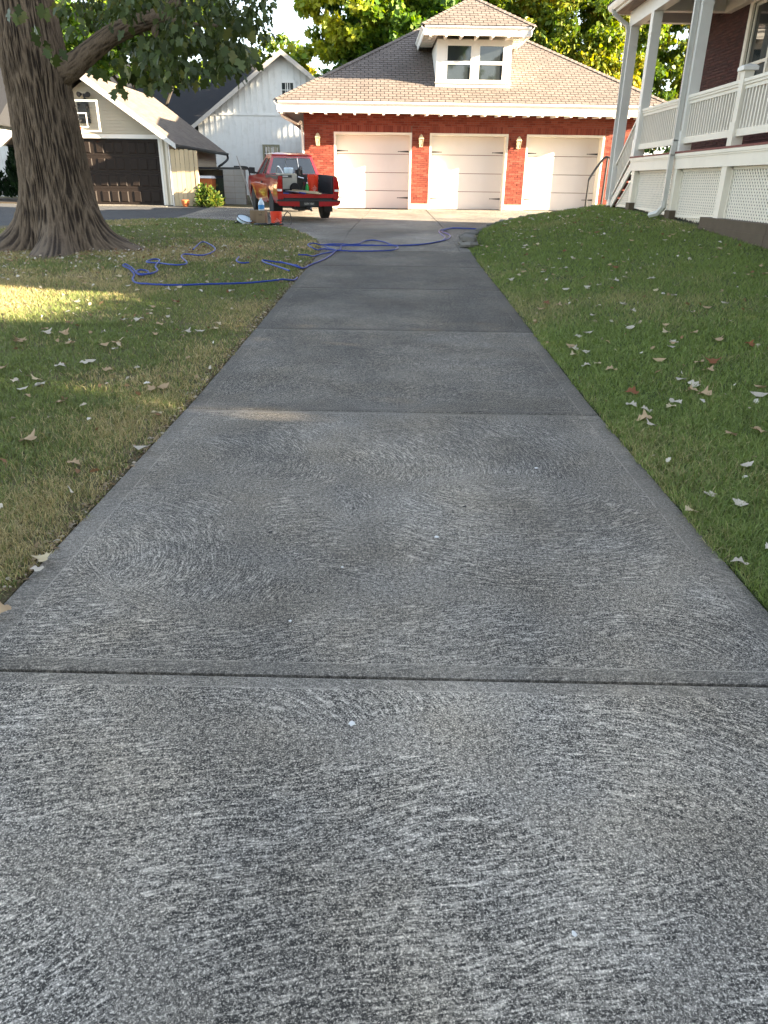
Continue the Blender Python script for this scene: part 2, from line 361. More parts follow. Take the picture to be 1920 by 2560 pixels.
# swept concrete: arcs of a broom round hand-placed centres, tooled margins, blotches and speckle
def m_concrete(name, swirls, tone=1.0, stroke=1.0, margin=True):
    t = NT(name); x, y, z = t.xyz()
    wob = t.noise(2.2, 2, vec=t.pos, out='Color'); wv = t.node('ShaderNodeVectorMath', operation='MULTIPLY_ADD')
    t.put(wv.inputs[0], wob); wv.inputs[1].default_value = (.10, .10, 0); t.put(wv.inputs[2], t.pos)
    px, py, _ = t.xyz(wv.outputs[0])
    rr = t.math('ADD', py, t.math('MULTIPLY', px, -.22)); aa = px
    for i, (cx, cy, rad, ang) in enumerate(swirls):   # a fan: strokes turn about (cx, cy), seen only inside a disc pushed off to one side
        dx = t.math('SUBTRACT', px, cx); dy = t.math('SUBTRACT', py, cy)
        r = t.math('SQRT', t.math('ADD', t.math('MULTIPLY', dx, dx), t.math('MULTIPLY', dy, dy)))
        a = t.math('MULTIPLY', t.math('ARCTAN2', dy, dx), r)
        ex = t.math('SUBTRACT', px, cx + math.cos(R(ang)) * rad * .75); ey = t.math('MULTIPLY', t.math('SUBTRACT', py, cy + math.sin(R(ang)) * rad * .75), 1.15)
        er = t.math('SQRT', t.math('ADD', t.math('MULTIPLY', ex, ex), t.math('MULTIPLY', ey, ey)))
        mk = t.mapr(er, rad * .72, rad * .58, 0, 1)
        rr = t.fmix(mk, rr, t.math('ADD', r, 3.1 * i)); aa = t.fmix(mk, aa, a)
    st = t.noise(1.0, 3, .6, vec=t.comb(t.math('MULTIPLY', rr, 135.0), t.math('MULTIPLY', aa, 13.0)))
    st2 = t.noise(1.0, 2, .6, vec=t.comb(t.math('MULTIPLY', rr, 52.0), t.math('MULTIPLY', aa, 5.0)))
    lines = t.mapr(t.math('ADD', t.math('MULTIPLY', st, .72), t.math('MULTIPLY', st2, .28)), .47, .64)
    spk0 = t.noise(38, 3, .7)
    area = t.math('MULTIPLY', t.mapr(t.noise(1.1, 3, .6), .30, .62, .5, 1.0), t.mapr(spk0, .36, .58, .35, 1.0))
    spk = t.noise(170, 3, .75); spk2 = t.noise(62, 6, .85); blot = t.noise(.75, 4, .55); blot2 = t.noise(2.8, 5, .65)
    v = t.math('ADD', t.math('MULTIPLY', t.mapr(blot, .3, .7), .085), t.math('MULTIPLY', t.mapr(blot2, .3, .7), .045))
    v = t.math('ADD', v, .016)
    v = t.math('ADD', v, t.math('MULTIPLY', t.math('MULTIPLY', lines, area), .27 * stroke))
    v = t.math('ADD', v, t.math('MULTIPLY', t.mapr(spk, .52, .62), .27))
    v = t.math('SUBTRACT', v, t.math('MULTIPLY', t.mapr(spk2, .49, .60), .09))
    v = t.math('ADD', v, t.math('MULTIPLY', t.mapr(spk2, .48, .36), .15))
    pale = t.mapr(t.noise(.55, 3, .5, vec=t.scalevec(t.pos, (1.0, .8, 1.0))), .40, .62, .80, 1.25)      # worn pale and charcoal patches
    v = t.math('MULTIPLY', t.math('MAXIMUM', t.math('MULTIPLY_ADD', v, 1.35, -.045), .016), pale)
    gr = v
    if margin:
        e = t.math('MINIMUM', t.math('SUBTRACT', x, XL), t.math('SUBTRACT', XR, x))
        u = t.node('ShaderNodeTexCoord').outputs['Object']; ox, oy, oz = t.xyz(u)
        ej = t.math('SUBTRACT', t.attr('half_len', 'OBJECT'), t.math('ABSOLUTE', oy))
        me_ = t.math('MAXIMUM', t.mapr(e, .125, .115), t.mapr(ej, .066, .060))
        calm = t.math('ADD', t.math('ADD', .095, t.math('MULTIPLY', t.math('ADD', t.mapr(spk, .47, .70), t.mapr(spk2, .5, .3)), .09)), t.math('MULTIPLY', t.mapr(blot2, .3, .7), .03))
        gr = t.fmix(t.math('MULTIPLY', me_, .5), v, t.math('MULTIPLY', calm, t.mapr(blot, .3, .7, .8, 1.25)))
        ln = t.math('MULTIPLY', t.math('MAXIMUM', t.math('COMPARE', e, .121, .0035), t.math('COMPARE', ej, .064, .003)), t.mapr(t.noise(6, 3), .35, .6))
        gr = t.fmix(t.math('MULTIPLY', ln, .7), gr, .30)
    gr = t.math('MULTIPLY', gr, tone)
    warm = t.mapr(t.noise(1.6, 3), .35, .7)
    col = t.mix(warm, (1.09, 1.0, .86), (1.15, 1.0, .78)); n = t.node('ShaderNodeVectorMath', operation='SCALE'); t.put(n.inputs[0], col); t.put(n.inputs[3], gr)
    t.bump(t.math('ADD', t.math('MULTIPLY', lines, .6 * stroke), t.math('MULTIPLY', spk2, .8)), .35, .004)
    return t.done(n.outputs[0], .88)
_r = random.Random(5); SW = []
for yy in np.arange(.2, 8.2, .8):                  # rows of overlapping fans, each row swept over the one behind it
    for xx in np.arange(-1.3, 1.6, 1.05): SW.append((xx + _r.uniform(-.35, .35), yy + _r.uniform(-.25, .25), _r.uniform(.95, 1.4), _r.choice((90, 70, 110, 270, 250, 20, 160))))
SW0 = [s_ for s_ in SW if s_[1] < 2.6]; SW1 = [s_ for s_ in SW if 1.6 < s_[1] < 5.6][:13]; SW2 = [s_ for s_ in SW if 4.8 < s_[1] < 8.2][:9]
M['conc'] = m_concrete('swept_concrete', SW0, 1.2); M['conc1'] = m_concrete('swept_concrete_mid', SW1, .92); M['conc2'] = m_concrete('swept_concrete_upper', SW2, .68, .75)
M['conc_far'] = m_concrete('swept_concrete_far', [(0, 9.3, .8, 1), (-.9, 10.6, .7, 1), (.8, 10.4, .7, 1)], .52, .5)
M['apron'] = m_concrete('apron_concrete', [(0, 20, 1.5, 1)], .95, .4, margin=False)
def m_ground(name, a, b, c):
    t = NT(name); col = t.mix(t.mapr(t.noise(1.4, 5, .6), .35, .65), a, b); col = t.mix(t.mapr(t.noise(60, 4, .7), .35, .7, 0, .7), col, c)
    t.bump(t.noise(90, 4, .7), .8, .02); return t.done(col, .95)
M['lawnL'] = m_ground('lawn_thatch_dry', (.095, .085, .032), (.15, .115, .055), (.05, .045, .018))
M['lawnR'] = m_ground('lawn_thatch_green', (.040, .062, .016), (.065, .075, .024), (.022, .032, .009))
M['ground'] = m_ground('far_ground', (.05, .06, .02), (.08, .075, .03), (.03, .035, .014))
M['asphalt'] = m_ground('asphalt', (.055, .056, .058), (.075, .076, .078), (.035, .036, .038))

# ------------------------------------------------------------------ the setting
def strip(name, y0, y1, dy, xl, xr, zf, nx, mat, thick=.12, parent=None, sm=True, origin=None):
    ny = max(2, int((y1 - y0) / dy) + 1); V = []; ys = np.linspace(y0, y1, ny); L = []; st = []
    for y in ys:
        a, b = (xl(y) if callable(xl) else xl), (xr(y) if callable(xr) else xr)
        for k in range(nx + 1):
            x = a + (b - a) * k / nx; V.append((x, y, float(zf(x, y))))
    W = nx + 1; F = [(j * W + k, j * W + k + 1, (j + 1) * W + k + 1, (j + 1) * W + k) for j in range(ny - 1) for k in range(nx)]
    if thick:
        ring = [k for k in range(W)] + [j * W + nx for j in range(1, ny)] + [(ny - 1) * W + k for k in range(nx - 1, -1, -1)] + [j * W for j in range(ny - 2, 0, -1)]
        b = len(V); V += [(V[i][0], V[i][1], V[i][2] - thick) for i in ring]; n = len(ring)
        F += [(ring[i], b + i, b + (i + 1) % n, ring[(i + 1) % n]) for i in range(n)]
    if origin is not None: V = [(v[0] - origin[0], v[1] - origin[1], v[2] - origin[2]) for v in V]
    me = bpy.data.meshes.new(name); me.from_pydata(V, [], F); me.materials.append(mat); me.update()
    if sm: smooth(me, 40)
    return link(name, me, parent, loc=origin)
# the ground, one sheet to the horizon, a hand below everything laid on it
gx = [-1500, -400, -120, -60] + list(np.arange(-32, 33, 4.0)) + [60, 120, 400, 1500]
gy = [-1500, -400, -120, -40, -10] + list(np.arange(-4, 64, 1.0)) + [80, 140, 400, 1500]
V = [(x, y, float(zd(y)) - .12) for y in gy for x in gx]; W_ = len(gx)
gm = bpy.data.meshes.new('ground'); gm.from_pydata(V, [], [(j * W_ + k, j * W_ + k + 1, (j + 1) * W_ + k + 1, (j + 1) * W_ + k) for j in range(len(gy) - 1) for k in range(W_ - 1)])
gm.materials.append(M['ground']); tag(link('ground', gm), kind='structure')

# drive: slabs with open joints
drive = empty('driveway', (0, 0, 0), kind='structure')
JT = [-1.1, 2.02, 5.18, 8.08, 10.88, 13.4, 15.6]
for i in range(len(JT) - 1):
    a, b = JT[i] + .008, JT[i + 1] - .008; c = (a + b) / 2
    zf = lambda x, y, a=a, b=b: zd(y) - .006 * max(0, 1 - min(y - a, b - y) / .012) - .006 * max(0, 1 - min(x - XL, XR - x) / .012)
    ny = max(4, int((b - a) / .25)); ys = [a, a + .004, a + .012] + list(np.linspace(a + .1, b - .1, ny)) + [b - .012, b - .004, b]
    xs = [XL, XL + .004, XL + .012] + list(np.linspace(XL + .1, XR - .1, 9)) + [XR - .012, XR - .004, XR]
    oz = float(zd(c)); V = [(x, y - c, float(zf(x, y)) - oz) for y in ys for x in xs]; W_ = len(xs); n = len(ys)
    F = [(j * W_ + k, j * W_ + k + 1, (j + 1) * W_ + k + 1, (j + 1) * W_ + k) for j in range(n - 1) for k in range(W_ - 1)]
    ring = list(range(W_)) + [j * W_ + W_ - 1 for j in range(1, n)] + [(n - 1) * W_ + k for k in range(W_ - 2, -1, -1)] + [j * W_ for j in range(n - 2, 0, -1)]
    bb = len(V); V += [(V[q][0], V[q][1], V[q][2] - .11) for q in ring]; F += [(ring[q], bb + q, bb + (q + 1) % len(ring), ring[(q + 1) % len(ring)]) for q in range(len(ring))]
    me = bpy.data.meshes.new('concrete_slab'); me.from_pydata(V, [], F); me.materials.append(M[('conc', 'conc1', 'conc2')[i]] if i < 3 else M['conc_far']); me.update(); smooth(me, 50)
    o = link('concrete_slab', me, drive, (0, c, oz)); o['half_len'] = (b - a) / 2
# pale splats and dark pits on the slabs, where the photograph has them
for k, (px, py, r, mt) in enumerate([(879, 1808, .013, 'dropping'), (1435, 2334, .008, 'dropping'), (1091, 1342, .012, 'dropping'), (1340, 1170, .013, 'dropping'), (725, 1552, .007, 'dropping'),
                                     (855, 1418, .008, 'dropping'), (1162, 1266, .012, 'pit'), (697, 1377, .008, 'pit'), (676, 1330, .009, 'pit'), (1200, 1029, .014, 'pit'), (1195, 1539, .005, 'pit')]):
    p = pixg(px, py); m = MB(); n = 11
    pts = [(math.cos(a) * r * random.uniform(.55, 1.25), math.sin(a) * r * random.uniform(.55, 1.25), .0016) for a in [2 * math.pi * q / n for q in range(n)]]
    m.add([(q[0], q[1], 0.0004) for q in pts] + [(q[0] * .7, q[1] * .7, .0022) for q in pts], [tuple(range(n, 2 * n))] + [(i, (i + 1) % n, n + (i + 1) % n, n + i) for i in range(n)])
    o = m.build('splat' if mt == 'dropping' else 'pit', M[mt], drive, loc=p)
# apron in front of the garage: panels with open joints running to the doors
LAWN_LR = ([-5, 14, 16.3, 17.5, 18.5, 19.5, 20.3, 21.0, 21.7, 22.2], [XL, XL, -1.60, -1.83, -2.15, -2.6, -3.1, -3.8, -4.7, -6.0])
LAWN_LL = ([-5, 18.4, 18.6, 19.2, 20, 21, 21.8, 22.2], [-40, -40, -12.5, -10.0, -9.1, -8.1, -7.1, -6.2])
LAWN_RB = ([-5, 16.4, 18, 19.6, 20.8, 21.5, 22.0, 22.4], [XR, XR, 1.66, 2.12, 2.75, 3.45, 5.2, 8.0])
def aL(y): return float(np.interp(y, LAWN_LR[0], LAWN_LR[1])) if y < 22.2 else -6.6
def aR(y): return float(np.interp(y, LAWN_RB[0], LAWN_RB[1])) if y < 22.4 else 14.0
apron = empty('apron', kind='structure')
def jl1(y): return float(np.interp(y, [16, 19.4, 27.5], [-1.25, -1.22, -.95]))
def jl2(y): return float(np.interp(y, [16, 19.4, 27.5], [1.35, 1.30, 1.0]))
za = lambda x, y: zd(y)
GF = lambda y: 27.3
for nm, a, b, ya, yb in (('concrete_slab', aL, lambda y: -1.215, 15.616, 19.4), ('concrete_slab', lambda y: -1.209, lambda y: 1.295, 15.616, 19.4), ('concrete_slab', lambda y: 1.301, aR, 15.616, 19.4),
                         ('concrete_slab', aL, lambda y: jl1(y) - .009, 19.41, 27.62), ('concrete_slab', lambda y: jl1(y) + .009, lambda y: jl2(y) - .011, 19.41, 27.62), ('concrete_slab', lambda y: jl2(y) + .011, lambda y: min(aR(y), 9.0), 19.41, 27.95)):
    strip(nm, ya, yb, .2, a, b, za, 8, M['apron'], .11, apron)
tag(strip('neighbour_drive', 18.4, 28.3, .3, lambda y: -26.0, lambda y: aL(y) - .02 if y > 22.2 else float(np.interp(y, LAWN_LL[0], LAWN_LL[1])) - .02, lambda x, y: zd(y) - .012, 16, M['asphalt'], .1), kind='structure')
# lawns
lawnL = tag(strip('lawn', -5, 22.2, .25, lambda y: float(np.interp(y, LAWN_LL[0], LAWN_LL[1])), lambda y: float(np.interp(y, LAWN_LR[0], LAWN_LR[1])) - .012, zleft, 60, M['lawnL'], .1), kind='structure')
lawnR = tag(strip('lawn', -5, 22.4, .25, lambda y: float(np.interp(y, LAWN_RB[0], LAWN_RB[1])) + .012, lambda y: 12.0, zright, 44, M['lawnR'], .6), kind='structure')
tag(strip('back_lawn', 27.7, 44, .5, lambda y: -8.0, lambda y: -3.4, lambda x, y: zd(y) + .0 - .03 * (y < 27.8), 12, M['lawnL'], .1), kind='structure')
tag(strip('side_lawn', 28.4, 44, .5, lambda y: -40, lambda y: -8.02, lambda x, y: zd(y) - .01, 16, M['lawnL'], .1), kind='structure')
# ------------------------------------------------------------------ brick garage (local x along the front, y into the depth, z from its floor)
GA = math.atan(.04); GZ = .69
gar = empty('garage', (0, 27.62, GZ), GA, label='red brick three-door garage with tan hip roof and dormer', cat='garage')
DO = [(-2.21, .45), (1.06, 3.75), (4.38, 7.08)]; GL, GR, GD = -3.22, 8.1, 11.4; DT = 2.40; WT = 2.98
def gw(x, y, z): return gar.matrix_world @ Vector((x, y, z))
# walls: backing with openings, side and rear walls
m = MB()
xs = [GL] + [v for d in DO for v in d] + [GR]
for a, b in zip(xs[0::2], xs[1::2]): m.box(a, b, .012, .48, 0, DT)
m.box(GL, GR, .012, .48, DT, WT)
m.build('wall_backing', M['mortar'], gar)
m = MB(); m.box(GL, GL + .25, .49, GD, 0, WT); m.box(GR - .25, GR, .49, GD, 0, WT); m.box(GL + .26, GR - .26, GD - .25, GD, 0, WT); m.build('side_walls', M['brickside'], gar)
m = MB(); m.box(GL + .3, GR - .3, .49, GD - .3, -.08, -.002); m.build('garage_floor', M['concrete_old'], gar)
for a, b in zip(xs[0::2], xs[1::2]):
    m = MB(); m.box(a - (0 if a > GL else .01), b, -.022, .011, 0, .19); m.build('base_block', M['base_block'], gar)
# bricks, one object each for the courses of the piers, the rest joined
BW, BH, MJ = .203, .0575, .0095
bme = MB().box(-.5, .5, -.5, .5, -.5, .5).mesh('brick', M['brick'])
bricks = []
def courses(a, b, z0, z1):
    z = z0; i = int(round(z0 / (BH + MJ)))
    while z + BH <= z1 + .004:
        x = a - (BW / 2 + MJ / 2 if i % 2 else 0)
        while x < b - .02:
            p, q = max(x, a), min(x + BW, b)
            if q - p > .03: bricks.append(((p + q) / 2, z + BH / 2, q - p, BH, p, q))
            x += BW + MJ
        z += BH + MJ; i += 1
for a, b in zip(xs[0::2], xs[1::2]): courses(a + .002, b - .002, .197, DT - .004)
courses(GL + .002, GR - .002, 2.40 + .21, WT)
sold = []
for a, b in zip(xs[0::2], xs[1::2]): courses(a + .002, b - .002, 2.40, 2.6)
for a, b in DO:
    x = a + .004
    while x + BH < b: sold.append((x + BH / 2, 2.40 + .102, BH, BW)); x += BH + MJ
full = sorted([k for k in bricks if k[2] > .19 and k[1] < 2.4 and k[0] > .3], key=lambda k: (abs(k[0] - 2.4) > 2.2, k[1]))
one = set(full[:300]); mrest = MB()
for k in bricks:
    d = random.uniform(-.005, .005)
    if k in one: link('brick', bme, gar, (k[0], .0 + d, k[1]), (0, random.uniform(-.006, .006), random.uniform(-.008, .008)), (k[2], .024, k[3]))
    else: mrest.box(k[0] - k[2] / 2, k[0] + k[2] / 2, -.012 + d, .013, k[1] - k[3] / 2, k[1] + k[3] / 2)
for k in sold:
    d = random.uniform(-.004, .004); mrest.box(k[0] - k[2] / 2, k[0] + k[2] / 2, -.012 + d, .013, k[1] - k[3] / 2, k[1] + k[3] / 2)
tag(mrest.build('brick_courses', M['brick'], gar, recalc=False), kind='stuff')
# doors, recessed
for a, b in DO:
    d = empty('garage_door'); d.parent = gar; d.location = ((a + b) / 2, .44, 0); wd = (b - a) / 2 - .07
    h = (DT - .07) / 4
    for k in range(4):
        m = MB(); z0, z1 = k * h + .012, (k + 1) * h - .004
        n = 8; pw = 2 * wd / n
        for q in range(n): m.box(-wd + q * pw + .0015, -wd + (q + 1) * pw - .0015, -.02, .0, z0, z1)
        m.box(-wd, wd, -.0165, .02, z0 + .001, z1 - .001)
        m.build('door_section', M['doorwhite'], d)
    for zz in (h * .62, h * 3 + .09):
        for s in (-1, 1):
            m = MB(); e = s * (wd - .005)
            m.add([(e, -.026, zz - .028), (e, -.026, zz + .028), (e - s * .36, -.026, zz + .008), (e - s * .36, -.026, zz - .008), (e, -.0205, zz - .028), (e, -.0205, zz + .028), (e - s * .36, -.0205, zz + .008), (e - s * .36, -.0205, zz - .008)],
                  [(0, 1, 2, 3), (7, 6, 5, 4), (0, 4, 5, 1), (1, 5, 6, 2), (2, 6, 7, 3), (3, 7, 4, 0)])
            m.lathe([(0.001, -.027), (.016, -.027), (.016, -.0205), (.001, -.0205)], 8, Matrix.Translation((e - s * .37, 0, zz)) @ Matrix.Rotation(R(90), 4, 'X') @ Matrix.Scale(-1, 4, (0, 0, 1)))
            m.build('strap_hinge', M['blackmetal'], d)
    m = MB(); m.box(-wd - .07, -wd - .002, -.452, .02, 0, DT); m.box(wd + .002, wd + .07, -.452, .02, 0, DT); m.box(-wd - .001, wd + .001, -.452, .02, DT - .068, DT - .001)
    m.build('door_frame', M['cream'], d)
# eave: soffit, fascia, gutter, rafter tails
EO, EX = .84, .74; EZ = WT - .08
m = MB(); m.box(GL - EX + .02, GR + EX - .02, -EO + .02, -.03, EZ + .12, EZ + .14); m.box(GL - EX + .02, GL - .005, -.029, GD, EZ + .12, EZ + .14); m.box(GR + .005, GR + EX - .02, -.029, GD, EZ + .12, EZ + .14); m.build('soffit', M['cream'], gar)
def fasc_prof(s): return [(0, 0), (s * .03, 0), (s * .03, .06), (s * .05, .075), (s * .05, .19), (s * .12, .27), (s * .12, .325), (s * .105, .325), (s * .10, .28), (0, .20)]
m = MB(); m.prism([(-EO - y, EZ + z) for y, z in fasc_prof(1)], 0, GL - EX - .0, GR + EX + .0); m.build('front_fascia', M['white'], gar, sm=25)
for s, xx in ((-1, GL - EX), (1, GR + EX)):
    m = MB(); m.prism([(xx + s * y, EZ + z) for y, z in fasc_prof(1)], 1, -EO - .1, GD + EO); m.build('side_fascia', M['white'], gar, sm=25)
x = GL - EX + .10
while x < GR + EX - .05:
    m = MB(); m.add([(x - .038, -EO - .02, EZ - .04), (x + .038, -EO - .02, EZ - .04), (x + .038, -EO - .02, EZ + .1), (x - .038, -EO - .02, EZ + .1),
                     (x - .038, -.03, EZ - .01), (x + .038, -.03, EZ - .01), (x + .038, -.03, EZ + .119), (x - .038, -.03, EZ + .119)], [(0, 1, 2, 3), (7, 6, 5, 4), (0, 4, 5, 1), (1, 5, 6, 2), (2, 6, 7, 3), (3, 7, 4, 0)])
    m.build('rafter_tail', M['white'], gar); x += .474
m = MB(); m.tube(bez([(GL - EX + .06, -EO + .1, EZ + .02), (GL - EX + .12, -EO + .2, EZ - .12), (GL - .2, -.15, EZ - .3), (GL - .06, -.04, EZ - .42), (GL - .06, -.04, .05)], 5), .04, 8); m.build('downspout', M['cream'], gar, sm=True)
# hip roof
RX0, RX1, RY0, RY1 = GL - EX - .09, GR + EX + .09, -EO - .1, GD + EO + .1; RZ = EZ + .335
RC = ((RX0 + RX1) / 2, (RY0 + RY1) / 2); pitch = math.atan(3.70 / (RC[1] - RY0)); RH = RZ + 3.70
rt = empty('roof'); rt.parent = gar
m = MB(); c4 = [(RX0, RY0, RZ), (RX1, RY0, RZ), (RX1, RY1, RZ), (RX0, RY1, RZ)]; ap = (RC[0], RC[1], RH)
m.add(c4 + [ap], [(0, 1, 4), (3, 2, 1, 0)], 0); m.add([c4[1], c4[2], c4[3], c4[0], ap], [(0, 1, 4), (1, 2, 4), (2, 3, 4)], 1)
m.build('roof_deck', [M['shingle_edge'], M['shingle']], rt, recalc=False)
SLn = math.hypot(RC[1] - RY0, 3.70); cp, sp = math.cos(pitch), math.sin(pitch)
def tabs(x_lo, x_hi, s0, s1, w=.262, e=.168):            # x limits as functions of the distance up the slope
    out = []; s = s0; i = 0
    while s + e <= s1 + .01:
        x = x_lo(s0) - (w / 2 if i % 2 else 0)
        while x < x_hi(s0):
            p0, p1 = max(x + .010, x_lo(s + e * .5)), min(x + w - .010, x_hi(s + e * .5))
            if p1 - p0 > .05: out.append((p0, p1, s))
            x += w
        s += e; i += 1
    return out
tl = tabs(lambda s: RX0 + (RC[0] - RX0) * s / SLn, lambda s: RX1 - (RX1 - RC[0]) * s / SLn, 0.0, SLn - .2)
DX0, DX1 = 1.19, 3.65
def hid(p0, p1, s):                                     # under the dormer
    return s > (0.95 / cp) and p0 > DX0 + .05 and p1 < DX1 - .05
tl = [k for k in tl if not hid(*k)]
sm_ = MB(); e = .168; w = .262 - .020
sm_.add([(-w / 2, 0, 0.001), (w / 2, 0, .001), (w / 2, e - .020, .001), (-w / 2, e - .020, .001), (-w / 2, 0, .014), (w / 2, 0, .014), (w / 2, e - .020, .008), (-w / 2, e - .020, .008)], [(3, 2, 1, 0), (4, 5, 6, 7), (0, 1, 5, 4), (1, 2, 6, 5), (2, 3, 7, 6), (3, 0, 4, 7)])
tme = sm_.mesh('shingle', M['shingle'])
fullt = [k for k in tl if k[1] - k[0] > .235]; fullt.sort(key=lambda k: k[2]); onet = set(fullt[:300]); mr = MB()
def slope(x, s, h): return (x, RY0 + s * cp - h * sp, RZ + s * sp + h * cp)
for k in tl:
    if k in onet: link('shingle', tme, rt, slope((k[0] + k[1]) / 2, k[2] + random.uniform(-.003, .003), .002), (pitch, 0, 0), ((k[1] - k[0]) / w, 1, 1))
    else:
        p0, p1, s = k; s += random.uniform(-.003, .003)
        vs = [slope(p0, s, .003), slope(p1, s, .003), slope(p1, s + e - .020, .003), slope(p0, s + e - .020, .003), slope(p0, s, .016), slope(p1, s, .016), slope(p1, s + e - .020, .010), slope(p0, s + e - .020, .010)]
        mr.add(vs, [(3, 2, 1, 0), (4, 5, 6, 7), (0, 1, 5, 4), (1, 2, 6, 5), (2, 3, 7, 6), (3, 0, 4, 7)])
tag(mr.build('shingle_courses', M['shingle'], rt, recalc=False), kind='stuff')
def hipcap(name, a, b, parent, mat, w=.13):
    a, b = Vector(a), Vector(b); n = max(2, int((b - a).length / .2)); d = (b - a) / n
    for i in range(n):
        p, q = a + d * i, a + d * (i + 1.12); up = Vector((0, 0, .035)); sd = d.cross(Vector((0, 0, 1))).normalized() * w; dn = Vector((0, 0, -.045))
        m = MB(); m.add([p + up * 1.15, q + up * .6, p + sd + dn + up * .9, q + sd + dn + up * .4, p - sd + dn + up * .9, q - sd + dn + up * .4], [(0, 1, 3, 2), (1, 0, 4, 5), (0, 2, 4), (1, 5, 3)])
        m.build(name, mat, parent)
hipcap('hip_cap', (RX0, RY0, RZ + .01), (RC[0], RC[1], RH + .01), rt, M['shingle'])
hipcap('hip_cap', (RX1, RY0, RZ + .01), (RC[0], RC[1], RH + .01), rt, M['shingle'])
# dormer
dm = empty('dormer'); dm.parent = gar; DY = 0.02; DB, DTp = 3.70, 5.12
def roofz(y): return RZ + (y - RY0) * math.tan(pitch)
m = MB(); m.prism([(DY + .001, roofz(DY) - .1), (DY + .001, DTp), (DY + 3.2, DTp + .0), ], 0, DX0 + .02, DX1 - .02); m.build('dormer_body', M['white'], dm)
WN = [(1.50, 2.36), (2.56, 3.42)]; W0, W1 = 3.93, 4.98
for a, b, z0, z1, nm in ((DX0, WN[0][0], DB + .2, DTp - .02, 'corner_board'), (WN[1][1], DX1, DB + .2, DTp - .02, 'corner_board'), (WN[0][1], WN[1][0], DB + .2, W1, 'mullion_board'), (WN[0][0], WN[1][1], W1, DTp - .02, 'head_board'), (DX0 - .01, DX1 + .01, DB - .02, DB + .199, 'sill_board')):
    m = MB(); m.box(a, b, DY - (.035 if nm != 'sill_board' else .05), DY - .0, z0, z1); m.build(nm, M['white'], dm)
m = MB(); m.box(DX0 - .03, DX1 + .03, DY - .09, DY - .051, DB + .165, DB + .205); m.build('sill', M['white'], dm)
m = MB(); m.box(DX0 - .06, DX1 + .12, DY - .10, DY - .01, DB - .07, DB - .021); m.build('flashing', M['alu'], dm)
for a, b in WN:
    m = MB(); m.box(a + .002, b - .002, DY - .012, DY - .004, W0, W1 - .002); m.build('window_pane', M['glass'], dm)
    for z0, z1, yy in ((W0 - .0, (W0 + W1) / 2, -.021), ((W0 + W1) / 2 + .001, W1 - .002, -.027)):
        m = MB(); f = .045
        m.box(a + .004, a + f, DY + yy - .012, DY - .0125, z0, z1); m.box(b - f, b - .004, DY + yy - .012, DY - .0125, z0, z1); m.box(a + f, b - f, DY + yy - .012, DY - .0125, z0, z0 + .05); m.box(a + f, b - f, DY + yy - .012, DY - .0125, z1 - .045, z1)
        m.build('window_sash', M['white'], dm)
ex0, ex1, ey0 = DX0 - .46, DX1 + .46, DY - .62; ez = DTp + .0
m = MB(); m.box(ex0 + .02, ex1 - .02, ey0 + .02, DY + 2.6, ez + .16, ez + .18); m.build('dormer_soffit', M['cream'], dm)
m = MB(); m.prism([(ey0 - y * .8, ez + z * .78) for y, z in fasc_prof(1)], 0, ex0 - .0, ex1 + .0); m.build('dormer_fascia', M['white'], dm, sm=25)
for s, xx in ((-1, ex0), (1, ex1)):
    m = MB(); m.prism([(xx + s * y * .8, ez + z * .78) for y, z in fasc_prof(1)], 1, ey0 - .08, ey0 + 3.2); m.build('dormer_fascia', M['white'], dm, sm=25)
    for k in range(7):
        yy = ey0 + .25 + k * .36; m = MB(); m.box(min(xx, (DX0 if s < 0 else DX1)) + .02, max(xx, (DX0 if s < 0 else DX1)) - .02, yy - .03, yy + .03, ez + .02, ez + .159); m.build('dormer_rafter', M['white'], dm)
for k in range(7):
    xx = ex0 + .2 + k * (ex1 - ex0 - .4) / 6; m = MB(); m.box(xx - .04, xx + .04, ey0 - .02, DY - .036, ez - .035, ez + .159); m.build('dormer_rafter', M['white'], dm)
rx0, rx1, ry0, rz = ex0 - .1, ex1 + .1, ey0 - .11, ez + .262; hw = (rx1 - rx0) / 2; rh = rz + hw * math.tan(R(31)); xc = (rx0 + rx1) / 2; yb = RC[1] - .15
m = MB(); f0 = [(rx0, ry0, rz), (rx1, ry0, rz), (rx1, yb, rz), (rx0, yb, rz), (xc, ry0 + hw, rh), (xc, yb, rh)]
m.add(f0, [(0, 1, 4), (3, 2, 1, 0)], 0); m.add(f0, [(1, 2, 5, 4), (3, 0, 4, 5)], 1); m.build('dormer_roof', [M['shingle_edge'], M['shingle']], dm, recalc=False)
dp = R(31); sl2 = hw / math.cos(dp); mr = MB()
def slope2(x, s, h): return (x, ry0 + s * math.cos(dp) - h * math.sin(dp), rz + s * math.sin(dp) + h * math.cos(dp))
for p0, p1, s in tabs(lambda s: rx0 + hw * s / sl2, lambda s: rx1 - hw * s / sl2, 0.0, sl2 - .08):
    s += random.uniform(-.003, .003)
    vs = [slope2(p0, s, .002), slope2(p1, s, .002), slope2(p1, s + e - .020, .002), slope2(p0, s + e - .020, .002), slope2(p0, s, .014), slope2(p1, s, .014), slope2(p1, s + e - .020, .009), slope2(p0, s + e - .020, .009)]
    mm = MB(); mm.add(vs, [(3, 2, 1, 0), (4, 5, 6, 7), (0, 1, 5, 4), (1, 2, 6, 5), (2, 3, 7, 6), (3, 0, 4, 7)]); link('shingle', mm.mesh('shingle', M['shingle']), dm)
hipcap('dormer_hip_cap', (rx0, ry0, rz + .01), (xc, ry0 + hw, rh + .01), dm, M['shingle'], .11)
hipcap('dormer_hip_cap', (rx1, ry0, rz + .01), (xc, ry0 + hw, rh + .01), dm, M['shingle'], .11)

